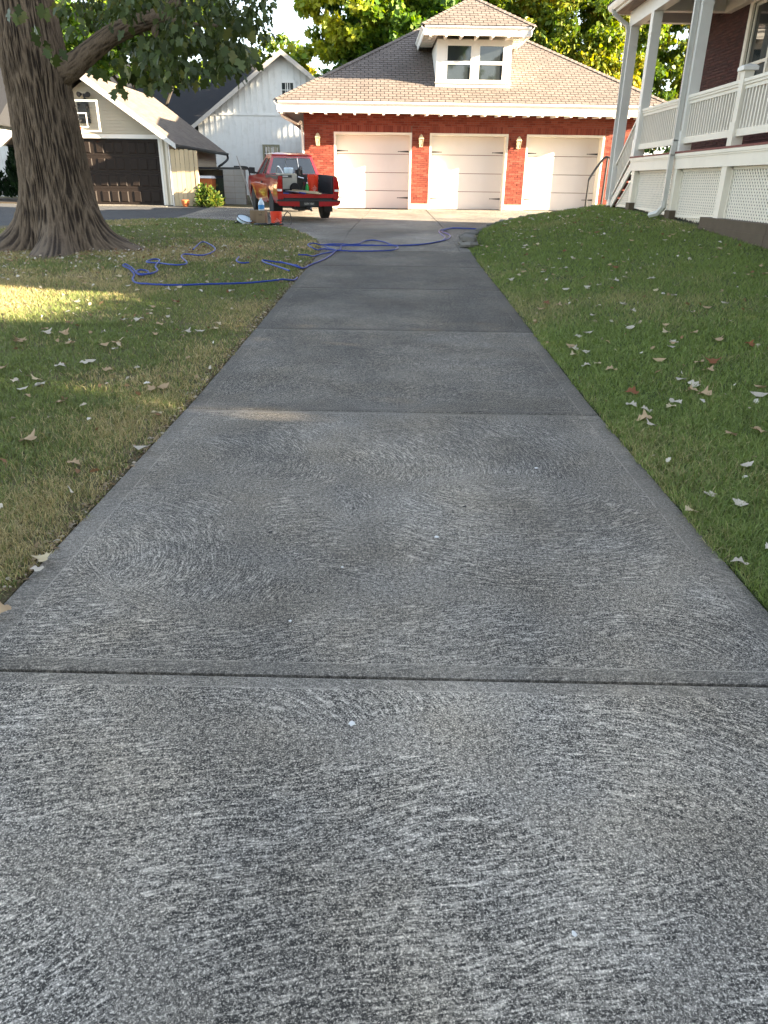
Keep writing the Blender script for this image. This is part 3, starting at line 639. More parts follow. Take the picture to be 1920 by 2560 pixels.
# wall lanterns
bpy.context.view_layer.update()
def lantern(x, z, label):
    o = empty('wall_lantern', gw(x, -.03, z), GA, label=label, cat='lantern', group='lanterns on the garage piers')
    q = math.pi / 4
    m = MB(); m.box(-.055, .055, -.012, .022, -.14, .16); m.bar((0, -.01, .1), (0, -.13, .06), .025, .025); m.build('back_plate', M['brass'], o)
    T = Matrix.Translation((0, -.14, 0))
    m = MB(); m.lathe([(.001, .235), (.02, .225), (.06, .20), (.105, .125), (.125, .10), (.125, .085), (.08, .085)], 4, T, a0=q); m.build('cap', M['brass'], o)
    m = MB(); m.lathe([(.10, .083), (.062, -.135)], 4, T, a0=q); m.build('lantern_glass', M['lpane'], o)
    m = MB()
    for k in range(4):
        a = q + k * math.pi / 2; m.bar((math.cos(a) * .102, -.14 + math.sin(a) * .102, .085), (math.cos(a) * .065, -.14 + math.sin(a) * .065, -.14), .014, .014)
    m.lathe([(.075, -.137), (.08, -.15), (.05, -.17), (.001, -.175)], 4, T, a0=q); m.build('cage', M['brass'], o)
    m = MB(); m.lathe([(.012, -.13), (.014, -.03), (.032, .0), (.034, .02), (.018, .06), (.001, .07)], 10, T); m.build('bulb', M['whiteprint'], o, sm=True)
lantern(-2.75, 2.12, 'cream coach lantern on brick at the left end of the garage')
lantern(.755, 2.12, 'cream coach lantern on the brick pier between left and middle garage doors')
lantern(4.09, 2.10, 'cream coach lantern on the brick pier between middle and right garage doors')
# ------------------------------------------------------------------ brick house behind the porch
HX, HY0, HY1 = 7.2, 7.2, 21.45
hs = empty('brick_house', (HX, HY0, .6), label='dark red brick house behind the white porch', cat='house')
hz = -.6; D = lambda y: y - HY0
m = MB()
WY0, WY1, WZ0, WZ1 = 15.6, 17.75, 2.75, 4.95
m.box(.012, .3, 0, D(WY0), hz, 7.4); m.box(.012, .3, D(WY1), D(HY1), hz, 7.4); m.box(.012, .3, D(WY0), D(WY1), hz, WZ0 - .6); m.box(.012, .3, D(WY0), D(WY1), WZ1 - .6, 7.4)
m.build('wall_backing', M['mortar_house'], hs)
m = MB(); m.box(.301, .8, D(HY1) - .3, D(HY1), hz, 7.4); m.box(.5, .8, D(19.3), D(HY1) - .301, hz, 7.4); m.box(.801, 8.6, D(19.0), D(19.3), hz, 7.4); m.box(.301, 8.6, 0, .3, hz, 7.4); m.box(8.3, 8.6, .301, D(18.999), hz, 7.4); m.build('side_walls', M['brickside_house'], hs)
m = MB(); m.box(.32, .34, D(WY0) - .3, D(WY1) + .3, WZ0 - .9, WZ1 - .3); m.build('dark_interior', M['black'], hs)
m = MB(); ov = .25
m.add([(-ov, -ov, 7.4), (8.6 + ov, -ov, 7.4), (8.6 + ov, D(19.3) + .1, 7.4), (-ov, D(19.3) + .1, 7.4), (4.3, 4.4, 10.2), (4.3, D(19.3) - 4.4, 10.2)], [(0, 1, 4), (1, 2, 5, 4), (2, 3, 5), (3, 0, 4, 5), (3, 2, 1, 0)])
m.prism([(-ov, 7.39), (.9, 7.39), (.35, 7.9)], 1, D(18), D(HY1) + .1); m.build('roof', M['shingle_dk'], hs)
bh = MB().box(-.5, .5, -.5, .5, -.5, .5).mesh('brick', M['brick_house']); lst = []
z = 2.0; i = 0
while z < 5.35:
    y = 11.2 - (.1065 if i % 2 else 0)
    while y < HY1 - .02:
        p, q = y, min(y + .203, HY1)
        if not (q > WY0 - .14 and p < WY1 + .14 and z + .06 > WZ0 - .1 and z < WZ1 + .14):
            lst.append(((p + q) / 2, z + .029, q - p))
        elif p < WY0 - .16 and q > WY0 - .14 and z + .06 > WZ0 - .1 and z < WZ1 + .14: lst.append(((p + WY0 - .14) / 2, z + .029, WY0 - .14 - p))
        elif q > WY1 + .16 and p < WY1 + .14 and z + .06 > WZ0 - .1 and z < WZ1 + .14: lst.append(((q + WY1 + .14) / 2, z + .029, q - WY1 - .14))
        y += .2125
    z += .067; i += 1
vis = [k for k in lst if 3.2 < k[1] < 5.0 and (17.9 < k[0] < 19.7 or k[0] > 20.6) and k[2] > .19]; one = set(vis[:300]); mr = MB()
for k in lst:
    d = random.uniform(-.003, .003)
    if k in one: link('brick', bh, hs, (d, D(k[0]), k[1] - .6), None, (.024, k[2], .0575))
    else: mr.box(-.012 + d, .013, D(k[0]) - k[2] / 2, D(k[0]) + k[2] / 2, k[1] - .6 - .0288, k[1] - .6 + .0288)
tag(mr.build('brick_courses', M['brick_house'], hs, recalc=False), kind='stuff')
wi = empty('window'); wi.parent = hs
m = MB(); a, b, c, d = D(WY0), D(WY1), WZ0 - .6, WZ1 - .6
for y0, y1, z0, z1 in ((a - .14, a, c - .08, d + .14), (b, b + .14, c - .08, d + .14), (a, b, d, d + .14)): m.box(-.035, .05, y0, y1, z0, z1)
m.box(-.07, .05, a - .16, b + .16, c - .14, c - .081); m.box(-.03, .05, a, b, c - .08, c); m.build('window_trim', M['cream'], wi)
for y0, y1 in ((a + .001, (a + b) / 2 - .04), ((a + b) / 2 + .04, b - .001)):
    m = MB(); m.box(.06, .07, y0 + .04, y1 - .04, c + .04, d - .04); m.build('window_pane', M['glass'], wi)
    m = MB(); zm = (c + d) / 2
    for q in ((y0, y0 + .06, c, d), (y1 - .06, y1, c, d), (y0 + .06, y1 - .06, c, c + .07), (y0 + .06, y1 - .06, d - .06, d), (y0 + .06, y1 - .06, zm - .03, zm + .03)): m.box(.03, .075, *q)
    m.build('window_sash', M['cream'], wi)
m = MB(); m.box(-.02, .06, (a + b) / 2 - .039, (a + b) / 2 + .039, c, d); m.build('mullion', M['cream'], wi)

# ------------------------------------------------------------------ porch
PX, DZ = 5.6, 2.17
po = empty('porch', (PX, 19.1, 1.0), label='white wooden porch with railing, lattice skirt and side steps', cat='porch')
def pb(m, x0, x1, y0, y1, z0, z1): return m.box(x0 - PX, x1 - PX, y0 - 19.1, y1 - 19.1, z0 - 1, z1 - 1)
def pp(x, y, z): return Vector((x - PX, y - 19.1, z - 1))
YN = 8.9
for k in range(12):                                   # deck boards run along the porch
    x0 = 5.5 + k * .134
    m = MB(); pb(m, x0 + (.0), x0 + .13, YN, 19.2, DZ - .035, DZ - random.uniform(0, .002)); m.build('deck_board', M['deckred'], po)
m = MB(); pb(m, 5.53, 5.57, YN, 19.16, 1.86, DZ - .037); m.build('fascia_board', M['cream'], po)
m = MB(); pb(m, 5.505, 5.53, YN, 19.175, DZ - .09, DZ - .037); pb(m, 5.518, 5.53, YN, 19.165, DZ - .12, DZ - .091); m.build('fascia_moulding', M['cream'], po)
m = MB(); pb(m, 5.6, 7.19, 19.02, 19.06, 1.86, DZ - .037); m.build('end_fascia_board', M['cream'], po)
m = MB(); pb(m, 5.9, 7.18, YN + .1, 19.0, 1.9, 2.12); m.build('deck_frame', M['woodceil'], po)
def gz(y): return float(zright(PX, y))
POST = [18.88, 16.05, 13.66, 11.1, 9.0]
for y in POST:
    m = MB(); pb(m, 5.54, 5.74, y - .1, y + .1, gz(y) + .16, 1.859); m.build('skirt_post', M['cream'], po)
    m = MB(); pb(m, 5.51, 5.77, y - .14, y + .14, gz(y) - .25, gz(y) + .158); m.build('post_footing', M['concrete_old'], po)
# lattice: panels of crossed slats in a frame
def lattice(y0, y1, zb, zt, X=5.66, tri=False):
    la = empty('lattice_panel'); la.parent = po; la.location = (X - PX, 0, 0)
    sp = .066; wd = .034
    def seg(c, s):                                    # line z = s*y + c clipped to the panel
        pts = []
        for y in (y0, y1):
            z = s * y + c
            lo, hi = (zb(y), zt(y))
            if lo - 1e-6 <= z <= hi + 1e-6: pts.append((y, z))
        n = 60; prev = None
        for i in range(n + 1):
            y = y0 + (y1 - y0) * i / n; z = s * y + c; ins = zb(y) <= z <= zt(y)
            if prev is not None and ins != prev[2]:
                pts.append(((y + prev[0]) / 2, s * (y + prev[0]) / 2 + c))
            prev = (y, z, ins)
        if len(pts) < 2: return None
        pts.sort(); return pts[0], pts[-1]
    for s, dx in ((1, 0.0), (-1, .008)):
        lo = min(zb(y0), zb(y1)) - (s * y1 if s > 0 else s * y0); hi = max(zt(y0), zt(y1)) - (s * y0 if s > 0 else s * y1)
        c = lo
        while c < hi:
            r = seg(c, s)
            if r and abs(r[0][0] - r[1][0]) > .02:
                m = MB(); m.bar((dx, r[0][0] - 19.1, r[0][1] - 1), (dx, r[1][0] - 19.1, r[1][1] - 1), .008, wd, up=(1, 0, 0)) if False else None
                a, b = Vector((dx, r[0][0] - 19.1, r[0][1] - 1)), Vector((dx, r[1][0] - 19.1, r[1][1] - 1)); m = MB()
                d = (b - a).normalized(); nrm = Vector((0, -d.z, d.y)) * wd / 2; t = Vector((.0035, 0, 0))
                m.add([a - nrm - t, b - nrm - t, b + nrm - t, a + nrm - t, a - nrm + t, b - nrm + t, b + nrm + t, a + nrm + t], [(0, 1, 2, 3), (7, 6, 5, 4), (0, 4, 5, 1), (1, 5, 6, 2), (2, 6, 7, 3), (3, 7, 4, 0)])
                m.build('slat', M['cream'], la)
            c += sp * math.sqrt(2)
    m = MB()
    P = lambda y, z: Vector((-.006, y - 19.1, z - 1))
    m.bar(P(y0, zb(y0) + .02), P(y1, zb(y1) + .02), .03, .045)
    m.bar(P(y0, zt(y0) - .02), P(y1, zt(y1) - .02), .03, .045)
    for y in ((y0 + .02, y1 - .02) if not tri else (y0 + .02,)): m.bar(P(y, zb(y)), P(y, zt(y)), .03, .045)
    m.build('lattice_frame', M['cream'], la)
for ya, yb_ in zip(POST[1:], POST[:-1]): lattice(ya + .1, yb_ - .1, lambda y: max(gz(y) + (.04 if y > 14.2 else .16), .3), lambda y: 1.858)
m = MB(); pb(m, 5.70, 5.71, YN, 18.9, .9, 1.85); m.build('lattice_shade_sheet', M['black'], po)  # black sheet standing in for the shade under the deck
# concrete kerb at the foot of the nearer bays
kb = empty('kerb_wall', (5.45, 12.0, .8), label='low brown concrete kerb under the near end of the porch lattice', cat='kerb')
m = MB()
for a, b in ((8.9, 11.5), (11.51, 14.1)):
    m.box(0, .32, a - 12, b - 12, -.55, .245 if b < 12 else .25)
    m.box(-.015, 0, a - 12, b - 12, -.55, .10)
m.build('kerb_block', M['concrete_old'], kb)
# columns
def column(y, x, z0, z1, wrap=True):
    m = MB(); pb(m, x - .1, x + .1, y - .1, y + .1, z0, z1); pb(m, x - .108, x + .108, y - .108, y + .108, z1 - .42, z1 - .39)
    if wrap: pb(m, x - .115, x + .115, y - .115, y + .115, z0 + .001, z0 + .36)
    m.build('column', M['white'], po)
column(19.02, 5.62, DZ, 5.02); column(16.1, 5.64, DZ, 5.02); column(11.1, 5.64, DZ, 5.02); column(20.72, 5.62, float(zright(PX, 20.7)) + .05, 5.02, False)
m = MB(); pb(m, 5.49, 5.75, 20.58, 20.86, .7, float(zright(PX, 20.7)) + .049); m.build('post_footing', M['concrete_old'], po)
m = MB(); pb(m, 5.55, 5.70, 13.58, 13.74, DZ, 3.26); pb(m, 5.535, 5.715, 13.565, 13.755, DZ + .001, DZ + .36); m.build('newel_post', M['cream'], po)
m = MB(); T = Matrix.Translation(pp(5.625, 13.66, 3.26)); m.lathe([(.17, 0), (.17, .05), (.13, .075), (.001, .10)], 4, T, a0=math.pi / 4); m.build('newel_cap', M['white'], po)
# railing
def rail(y0, y1):
    m = MB(); pb(m, 5.56, 5.68, y0, y1, 3.09, 3.14); pb(m, 5.575, 5.665, y0, y1, 3.05, 3.089); pb(m, 5.595, 5.645, y0, y1, 2.99, 3.049); m.build('top_rail', M['cream'], po)
    m = MB(); pb(m, 5.585, 5.655, y0, y1, 2.31, 2.42); m.build('bottom_rail', M['cream'], po)
    n = int((y1 - y0) / .118)
    for k in range(n):
        y = y0 + (y1 - y0) * (k + .5) / n; m = MB(); pb(m, 5.602, 5.638, y - .018, y + .018, 2.421, 2.989); m.build('baluster', M['cream'], po)
rail(16.2, 18.92); rail(13.745, 16.0); rail(11.2, 13.575)
# steps at the far end, going down away from the camera
NS = 6; r0, z_end = .165, 1.05; run = .275
for k in range(1, NS):
    y0 = 19.2 + (k - 1) * run; zt = DZ - k * (DZ - z_end) / NS
    m = MB(); pb(m, 5.57, 7.15, y0 - .01, y0 + run + .03, zt - .035, zt); m.build('tread', M['deckred'], po)
    m = MB(); pb(m, 5.60, 7.1, y0 - .006, y0 + .012, zt - .15, zt - .036); m.build('riser', M['deckred'], po)
for X in (5.585, 7.1):
    m = MB(); yE = 19.2 + (NS - 1) * run + .1
    m.prism([(19.17 - 19.1, DZ - .06 - 1), (yE - 19.1, z_end + .09 - 1), (yE - 19.1, z_end - .06 - 1), (yE - .12 - 19.1, z_end - .06 - 1), (19.17 - 19.1, 1.86 - 1)], 0, X - PX - .02, X - PX + .02); m.build('stringer', M['cream'], po)
lattice(19.0, 20.25, lambda y: gz(y) + .04, lambda y: max(gz(y) + .05, 1.80 - (y - 19.0) * .62), X=5.63, tri=True)
a, b = Vector((5.62, 19.12, 3.10)), Vector((5.62, 20.66, 2.02)); s_ = (b.z - a.z) / (b.y - a.y)
m = MB(); m.bar(pp(*a), pp(*b), .07, .06); m.bar(pp(5.62, 19.12, 2.40), pp(5.62, 20.66, 1.32), .06, .06); m.build('stair_rail', M['cream'], po)
for k in range(11):
    y = 19.24 + k * .125; z = 2.40 + s_ * (y - 19.12); m = MB(); pb(m, 5.604, 5.636, y - .016, y + .016, z + .02, z + .68); m.build('baluster', M['cream'], po)
# beam, ceiling, eave and gutter
m = MB(); pb(m, 5.52, 5.74, YN, 20.84, 5.021, 5.34); m.build('beam', M['white'], po)
m = MB(); pb(m, 5.741, 7.18, 18.92, 19.12, 5.021, 5.339); m.build('cross_beam', M['white'], po)
m = MB(); pb(m, 5.741, 7.18, 20.64, 20.84, 5.1, 5.339); m.build('cross_beam', M['white'], po)
m = MB(); pb(m, 7.04, 7.185, YN, 18.9, 4.98, 5.339); m.build('wall_frieze', M['cream'], po)
k = 0; x = 5.22
while x < 7.18:
    m = MB(); pb(m, x, x + .105, YN - .2, 21.1, 5.342, 5.356 - random.uniform(0, .002)); m.build('ceiling_board', M['woodceil'], po); x += .11
m = MB(); pb(m, 5.16, 5.20, YN - .25, 21.16, 5.33, 5.50); m.build('eave_fascia', M['white'], po)
m = MB(); pb(m, 5.201, 7.5, 21.12, 21.16, 5.33, 5.50); m.build('eave_fascia', M['white'], po)
m = MB(); m.prism([(5.159 - PX, 5.38 - 1), (5.09 - PX, 5.38 - 1), (5.04 - PX, 5.45 - 1), (5.03 - PX, 5.52 - 1), (5.045 - PX, 5.52 - 1), (5.07 - PX, 5.46 - 1), (5.159 - PX, 5.42 - 1)], 1, YN - .25 - 19.1, 21.16 - 19.1); m.build('gutter', M['white'], po)
m = MB(); m.add([pp(5.02, YN - .3, 5.53), pp(5.02, 21.2, 5.53), pp(7.19, 21.2, 6.25), pp(7.19, YN - .3, 6.3), pp(5.02, YN - .3, 5.505), pp(5.02, 21.2, 5.505), pp(7.19, 21.2, 5.505), pp(7.19, YN - .3, 5.505)], [(0, 1, 2, 3), (7, 6, 5, 4), (0, 4, 5, 1), (1, 5, 6, 2), (2, 6, 7, 3), (3, 7, 4, 0)]); m.build('porch_roof', M['shingle_dk'], po)
def rect_tube(pts, w, d):
    m = MB()
    for p, q in zip(pts, pts[1:]): m.bar(p, q, w, d, up=(1, 0, 0))
    return m
rect_tube([pp(5.10, 20.9, 5.40), pp(5.14, 20.86, 5.30), pp(5.46, 20.76, 5.05), pp(5.49, 20.74, 4.9), pp(5.49, 20.74, 1.2)], .06, .08).build('downspout', M['alu'], po)
m = MB(); m.bar(pp(5.48, 16.14, 5.3), pp(5.48, 16.14, 2.36), .075, .09, up=(1, 0, 0)); m.bar(pp(5.48, 16.14, 2.38), pp(5.455, 16.14, 2.1), .075, .09, up=(1, 0, 0)); m.bar(pp(5.455, 16.14, 2.12), pp(5.455, 16.14, gz(16.1) + .28), .075, .09, up=(1, 0, 0)); m.build('downspout', M['alu'], po)
m = MB(); m.tube([pp(5.455, 16.14, gz(16.1) + .34), pp(5.455, 16.14, gz(16.1) + .22), pp(5.40, 16.25, gz(16.1) + .10), pp(5.30, 16.45, gz(16.1) + .05)], [.06, .06, .06, .06], 6); m.build('downspout_elbow', M['alu'], po)
# black handrail beyond the porch steps
hr = empty('metal_handrail', (5.9, 23.0, float(zd(23))), label='thin black metal handrail between the porch steps and the garage', cat='handrail')
m = MB(); m.tube(bez([(-.42, -.05, 0), (-.40, -.05, 1.0), (-.36, -.05, 1.25), (-.05, -.05, 1.72), (.10, -.05, 1.74), (.14, -.05, 1.74)], 4), .032, 8); m.build('rail_pipe', M['blackmetal'], hr, sm=True)
m = MB(); m.tube([(.03, -.05, 0), (.06, -.05, 1.73)], .03, 8); m.build('rail_post', M['blackmetal'], hr, sm=True)
# unseen house added on the right, its walls shaped to shade the foreground
nb = empty('shade_house', (13, -3, 0), label='pale house added out of the picture to shade the drive', cat='house')
m = MB(); m.box(0, 3.2, -14, 3.9, -.1, 6.4); m.box(3.201, 9, -14, 2.4, -.1, 6.4); m.build('wall', M['siding'], nb)
m = MB(); m.prism([(-.4, 6.41), (9.4, 6.41), (4.5, 9.4)], 1, -14.4, 2.42); m.prism([(-.2, 6.41), (3.3, 6.41), (1.5, 7.8)], 1, 2.0, 3.92); m.build('roof', M['shingle_dk'], nb)
# ------------------------------------------------------------------ neighbour's garage with the dark door
NX, NY, NZ = -10.85, 28.35, .70
ng = empty('neighbour_garage', (NX, NY, NZ), label='beige sided gable garage with dark panelled door and tan roof', cat='garage')
hw, wh, ah, dep = 2.66, 2.14, 4.02, 7.5
m = MB(); m.box(-hw, -2.43, .02, .16, 0, wh); m.box(2.43, hw, .02, .16, 0, wh); m.box(-hw, hw, .02, .16, wh + .001, wh + .02)
m.prism([(-hw, wh + .02), (hw, wh + .02), (0, ah - .12)], 1, .02, .16); m.box(-hw, -hw + .14, .17, dep, 0, wh); m.box(hw - .14, hw, .17, dep, 0, wh); m.box(-hw + .15, hw - .15, dep - .14, dep, 0, wh); m.build('wall', M['siding'], ng)
def lap(m, a, b, z, h, yy): m.add([(a, yy - .022, z), (b, yy - .022, z), (b, yy - .002, z + h), (a, yy - .002, z + h), (a, yy, z), (b, yy, z), (b, yy, z + h), (a, yy, z + h)], [(0, 1, 2, 3), (7, 6, 5, 4), (0, 4, 5, 1), (1, 5, 6, 2), (2, 6, 7, 3), (3, 7, 4, 0)])
z = wh + .16
while z < ah - .35:
    half = (ah - .14 - z - .1) / (ah - .12 - wh) * hw
    if half > .1: m = MB(); lap(m, -half, half, z, .098, .018); m.build('siding_board', M['siding'], ng)
    z += .1
for s in (1,):                                          # right side wall, boards run into the depth
    z = .0
    while z < wh - .1:
        m = MB(); X = hw; m.add([(X + .022, .2, z), (X + .022, dep, z), (X + .002, dep, z + .098), (X + .002, .2, z + .098), (X, .2, z), (X, dep, z), (X, dep, z + .098), (X, .2, z + .098)], [(0, 1, 2, 3), (7, 6, 5, 4), (0, 4, 5, 1), (1, 5, 6, 2), (2, 6, 7, 3), (3, 7, 4, 0)]); m.build('siding_board', M['siding'], ng); z += .1
for a, b in ((-2.66, -2.44), (2.44, 2.52), (2.60, 2.68)):
    m = MB(); m.box(a, b, -.012, .019, 0, wh - .0); m.build('corner_trim', M['cream'], ng)
m = MB(); m.box(-2.52, 2.52, -.02, .0195, wh + .001, wh + .13); m.build('header_trim', M['white'], ng)
for a, b in ((2.36, 2.43), (-2.43, -2.36)): m = MB(); m.box(a, b, -.005, .16, 0, wh); m.build('door_jamb', M['white'], ng)
# roof planes, fascia, gutter
ov, so_ = .42, .38; slope_n = (ah - wh) / hw; ez = wh - ov * slope_n + .12
for s in (-1, 1):
    m = MB(); e = Vector((s * (hw + ov), -so_, ez)); r = Vector((0, -so_, ah + .12)); t = Vector((0, 0, .05)); D_ = Vector((0, dep + 2 * so_, 0))
    m.add([e, r, r + D_, e + D_, e - t, r - t, r + D_ - t, e + D_ - t], [(0, 1, 2, 3), (7, 6, 5, 4), (0, 4, 5, 1), (1, 5, 6, 2), (2, 6, 7, 3), (3, 7, 4, 0)]); ro = m.build('roof_plane', M['shingle_n'], ng)
    mr = MB(); L_ = (r - e).length; u = (r - e) / L_; n = Vector((-u.z * (1 if u.x > 0 else -1), 0, abs(u.x))); n.normalize()
    if s > 0:
        q = 0; sgap = .145
        while q * sgap < L_ - .02:
            x = 0.0
            while x < dep + 2 * so_:
                wtab = random.uniform(.18, .42); a_ = e + u * (q * sgap) + Vector((0, x, 0)) + n * .003; w1 = min(wtab, dep + 2 * so_ - x); hh = random.choice((.007, .012))
                b_ = a_ + u * (sgap + .03); y_ = Vector((0, w1 - .003, 0)); c_ = n * hh
                mr.add([a_ + c_, a_ + y_ + c_, b_ + y_ + n * .004, b_ + n * .004, a_, a_ + y_], [(0, 1, 2, 3), (4, 5, 1, 0)]); x += wtab
            q += 1
        tag(mr.build('shingle_courses', M['shingle_n'], ng), kind='stuff')
    m = MB(); a_, b_ = e + Vector((0, -.012, -.10)), r + Vector((0, -.012, -.10)); m.bar(a_, b_, .022, .2, up=(0, 1, 0)) if False else None
    d = (b_ - a_).normalized(); nn = Vector((-d.z, 0, d.x)); nn = nn if nn.z > 0 else -nn
    m = MB(); q0 = [e + Vector((0, -.015, .02)), r + Vector((0, -.015, .02)), r + Vector((0, -.015, -.20)), e + Vector((0, -.015, -.15))]; m.add(q0 + [p + Vector((0, .02, 0)) - Vector((0, 0, 0)) for p in q0], [(0, 1, 2, 3), (7, 6, 5, 4), (0, 4, 5, 1), (1, 5, 6, 2), (2, 6, 7, 3), (3, 7, 4, 0)]); m.build('rake_board', M['fasc'], ng)
    m = MB(); X = s * (hw + ov); m.prism([(X, ez - .02), (X + s * .09, ez + .0), (X + s * .09, ez - .06), (X + s * .05, ez - .11), (X, ez - .11)], 1, -so_ + .03, dep + so_); m.build('gutter', M['gutterdk'], ng)
m = MB(); X = hw + ov + .05; m.tube(bez([(X, dep + so_ - .15, ez - .08), (X, dep + so_ - .12, ez - .25), (X - .2, dep + so_ - .3, ez - .45), (X - .40, dep + .03, ez - .60), (X - .42, dep + .03, ez - .9), (X - .42, dep + .03, .1)], 4), .05, 8); m.build('downspout', M['gutterdk'], ng, sm=True)
# dark sectional door with raised panels
nd = empty('garage_door'); nd.parent = ng; nd.location = (0, .09, 0)
hh = (wh - .02) / 4
for k in range(4):
    m = MB(); m.box(-2.355, 2.355, -.01, .03, k * hh + .003, (k + 1) * hh - .003); sec = m.build('door_section', M['blackdoor'], nd)
    for g in range(4):
        for q in range(3):
            x0 = -2.28 + g * 1.16 + q * .345 + .06; x1 = x0 + .28; z0, z1 = k * hh + .08, (k + 1) * hh - .08
            m = MB(); m.add([(x0, -.0105, z0), (x1, -.0105, z0), (x1, -.0105, z1), (x0, -.0105, z1), (x0 + .03, -.034, z0 + .03), (x1 - .03, -.034, z0 + .03), (x1 - .03, -.034, z1 - .03), (x0 + .03, -.034, z1 - .03)], [(4, 5, 6, 7), (0, 1, 5, 4), (1, 2, 6, 5), (2, 3, 7, 6), (3, 0, 4, 7)]); m.build('panel', M['blackdoor'], sec).parent = nd
# floodlight under the gable peak
fl = empty('floodlight', (NX + .02, NY - .02, NZ + 3.45), label='dark twin floodlight under the peak of the beige gable', cat='floodlight')
m = MB(); m.box(-.06, .06, -.05, .02, -.05, .05); m.build('base', M['darkplastic'], fl)
for s in (-1, 1):
    m = MB(); T = Matrix.Translation((s * .14, -.12, .02)) @ Matrix.Rotation(s * R(25), 4, 'Z') @ Matrix.Rotation(R(100), 4, 'X'); m.lathe([(.03, -.08), (.085, .04), (.085, .06), (.07, .062), (.001, .055)], 12, T); m.build('lamp_head', M['darkplastic'], fl, sm=True)
m = MB(); T = Matrix.Translation((0, -.08, -.09)); m.lathe([(.03, .03), (.045, -.03), (.03, -.06), (.001, -.07)], 10, T); m.build('motion_sensor', M['darkplastic'], fl, sm=True)
# basketball hoop above the dark door
bx = -10.95; hp = empty('basketball_hoop', (bx, NY - .55, NZ + 2.75), label='clear basketball backboard with orange rim and net above the dark door', cat='hoop')
m = MB(); m.box(-.68, .68, -.008, .008, -.42, .50); m.build('backboard', M['clear'], hp)
m = MB()
for x0, x1, z0, z1 in ((-.70, -.65, -.44, .52), (.65, .70, -.44, .52), (-.65, .65, -.44, -.39), (-.65, .65, .47, .52)): m.box(x0, x1, -.02, .02, z0, z1)
for x0, x1, z0, z1 in ((-.29, -.25, -.32, .14), (.25, .29, -.32, .14), (-.25, .25, -.32, -.28), (-.25, .25, .10, .14)): m.box(x0, x1, -.014, -.009, z0, z1)
m.build('board_frame', M['white'], hp)
m = MB(); m.tube([Vector((.225 * math.cos(a), -.40 + .225 * math.sin(a), -.33)) for a in np.linspace(0, 2 * math.pi, 25)], .012, 6, caps=False); m.box(-.06, .06, -.19, -.021, -.36, -.31); m.build('rim', M['rim'], hp)
m = MB()
for k in range(10):
    a = 2 * math.pi * k / 10
    for s in (-1, 1):
        m.tube([Vector((.225 * math.cos(a) * f, -.40 + .225 * math.sin(a) * f, -.33 - h)) if True else None for a, f, h in ((a, 1, 0), (a + s * .35, .8, .16), (a + s * .7, .62, .32), (a + s * 1.05, .55, .46))], .007, 4)
m.build('net', M['net'], hp)
m = MB(); m.bar((-.3, .03, .2), (-.12, .52, .42), .04, .04); m.bar((.3, .03, .2), (.12, .52, .42), .04, .04); m.bar((-.3, .03, -.25), (-.12, .52, -.05), .04, .04); m.bar((.3, .03, -.25), (.12, .52, -.05), .04, .04); m.bar((-.36, .03, .0), (.36, .03, .0), .04, .04); m.box(-.2, .2, .50, .548, -.15, .5); m.build('bracket', M['blackmetal'], hp)

# short board fence at the garage corner
fn = empty('board_fence', (-8.05, 28.15, .68), label='short beige dog-eared board fence beside the dark garage door', cat='fence')
for k in range(5):
    x0 = .02 + k * .163; h = 1.83 + random.uniform(-.015, .015); m = MB(); m.prism([(x0, 0), (x0 + .152, 0), (x0 + .152, h - .03), (x0 + .122, h), (x0 + .03, h), (x0, h - .03)], 1, -.02, .0); m.build('picket', M['fence'], fn)
m = MB(); m.box(.85, .95, -.03, .07, 0, 1.80); m.build('post', M['fence'], fn)
m = MB(); m.box(-.04, .0, -.035, .06, 0, 2.05); m.build('post', M['white'], fn)
m = MB(); m.box(.0, .85, .001, .04, .4, .49); m.box(.0, .85, .001, .04, 1.4, 1.49); m.build('rail', M['fence'], fn)
# block enclosure with bins beside the side wall
be = empty('block_wall', (-6.9, 29.6, .72), label='low grey concrete block bin enclosure with a dark capping by the garage', cat='wall')
for r in range(6):
    for c in range(2):
        m = MB(); o_ = .0; m.box(.38 + c * .405 + .004, .38 + (c + 1) * .405 - .004, -.1, .1, r * .2 + .004, r * .2 + .196); m.build('block', M['block'], be)
m = MB(); m.box(.385, 1.185, -.09, .09, 0, 1.19); m.build('mortar_core', M['mortar'], be)
m = MB(); m.box(-1.2, 1.25, -.05, 1.6, 1.21, 1.27); m.build('capping', M['gutterdk'], be)
m = MB(); m.box(-1.1, .37, 1.45, 1.6, 0, 1.2); m.build('rear_wall', M['block'], be)
def bin_(loc, mt, lid, label):
    o = empty('bin', loc, label=label, cat='bin')
    m = MB(); m.add([(-.24, -.24, .0), (.24, -.24, 0), (.24, .24, 0), (-.24, .24, 0), (-.29, -.3, .88), (.29, -.3, .88), (.29, .3, .88), (-.29, .3, .88)], [(3, 2, 1, 0), (0, 1, 5, 4), (1, 2, 6, 5), (2, 3, 7, 6), (3, 0, 4, 7), (4, 5, 6, 7)])
    for q in (-.14, 0, .14): m.box(q - .02, q + .02, -.30, -.255, .15, .8)
    m.build('bin_body', mt, o)
    m = MB(); m.add([(-.31, -.33, .885), (.31, -.33, .885), (.31, .32, .885), (-.31, .32, .885), (-.25, -.24, .97), (.25, -.24, .97), (.25, .26, .97), (-.25, .26, .97)], [(3, 2, 1, 0), (0, 1, 5, 4), (1, 2, 6, 5), (2, 3, 7, 6), (3, 0, 4, 7), (4, 5, 6, 7)]); m.build('lid', lid, o)
    m = MB()
    for s in (-1, 1): m.lathe([(.1, -.03), (.1, .03)], 12, Matrix.Translation((s * .26, .27, .1)) @ Matrix.Rotation(R(90), 4, 'Y'))
    m.build('wheels', M['rubber'], o)
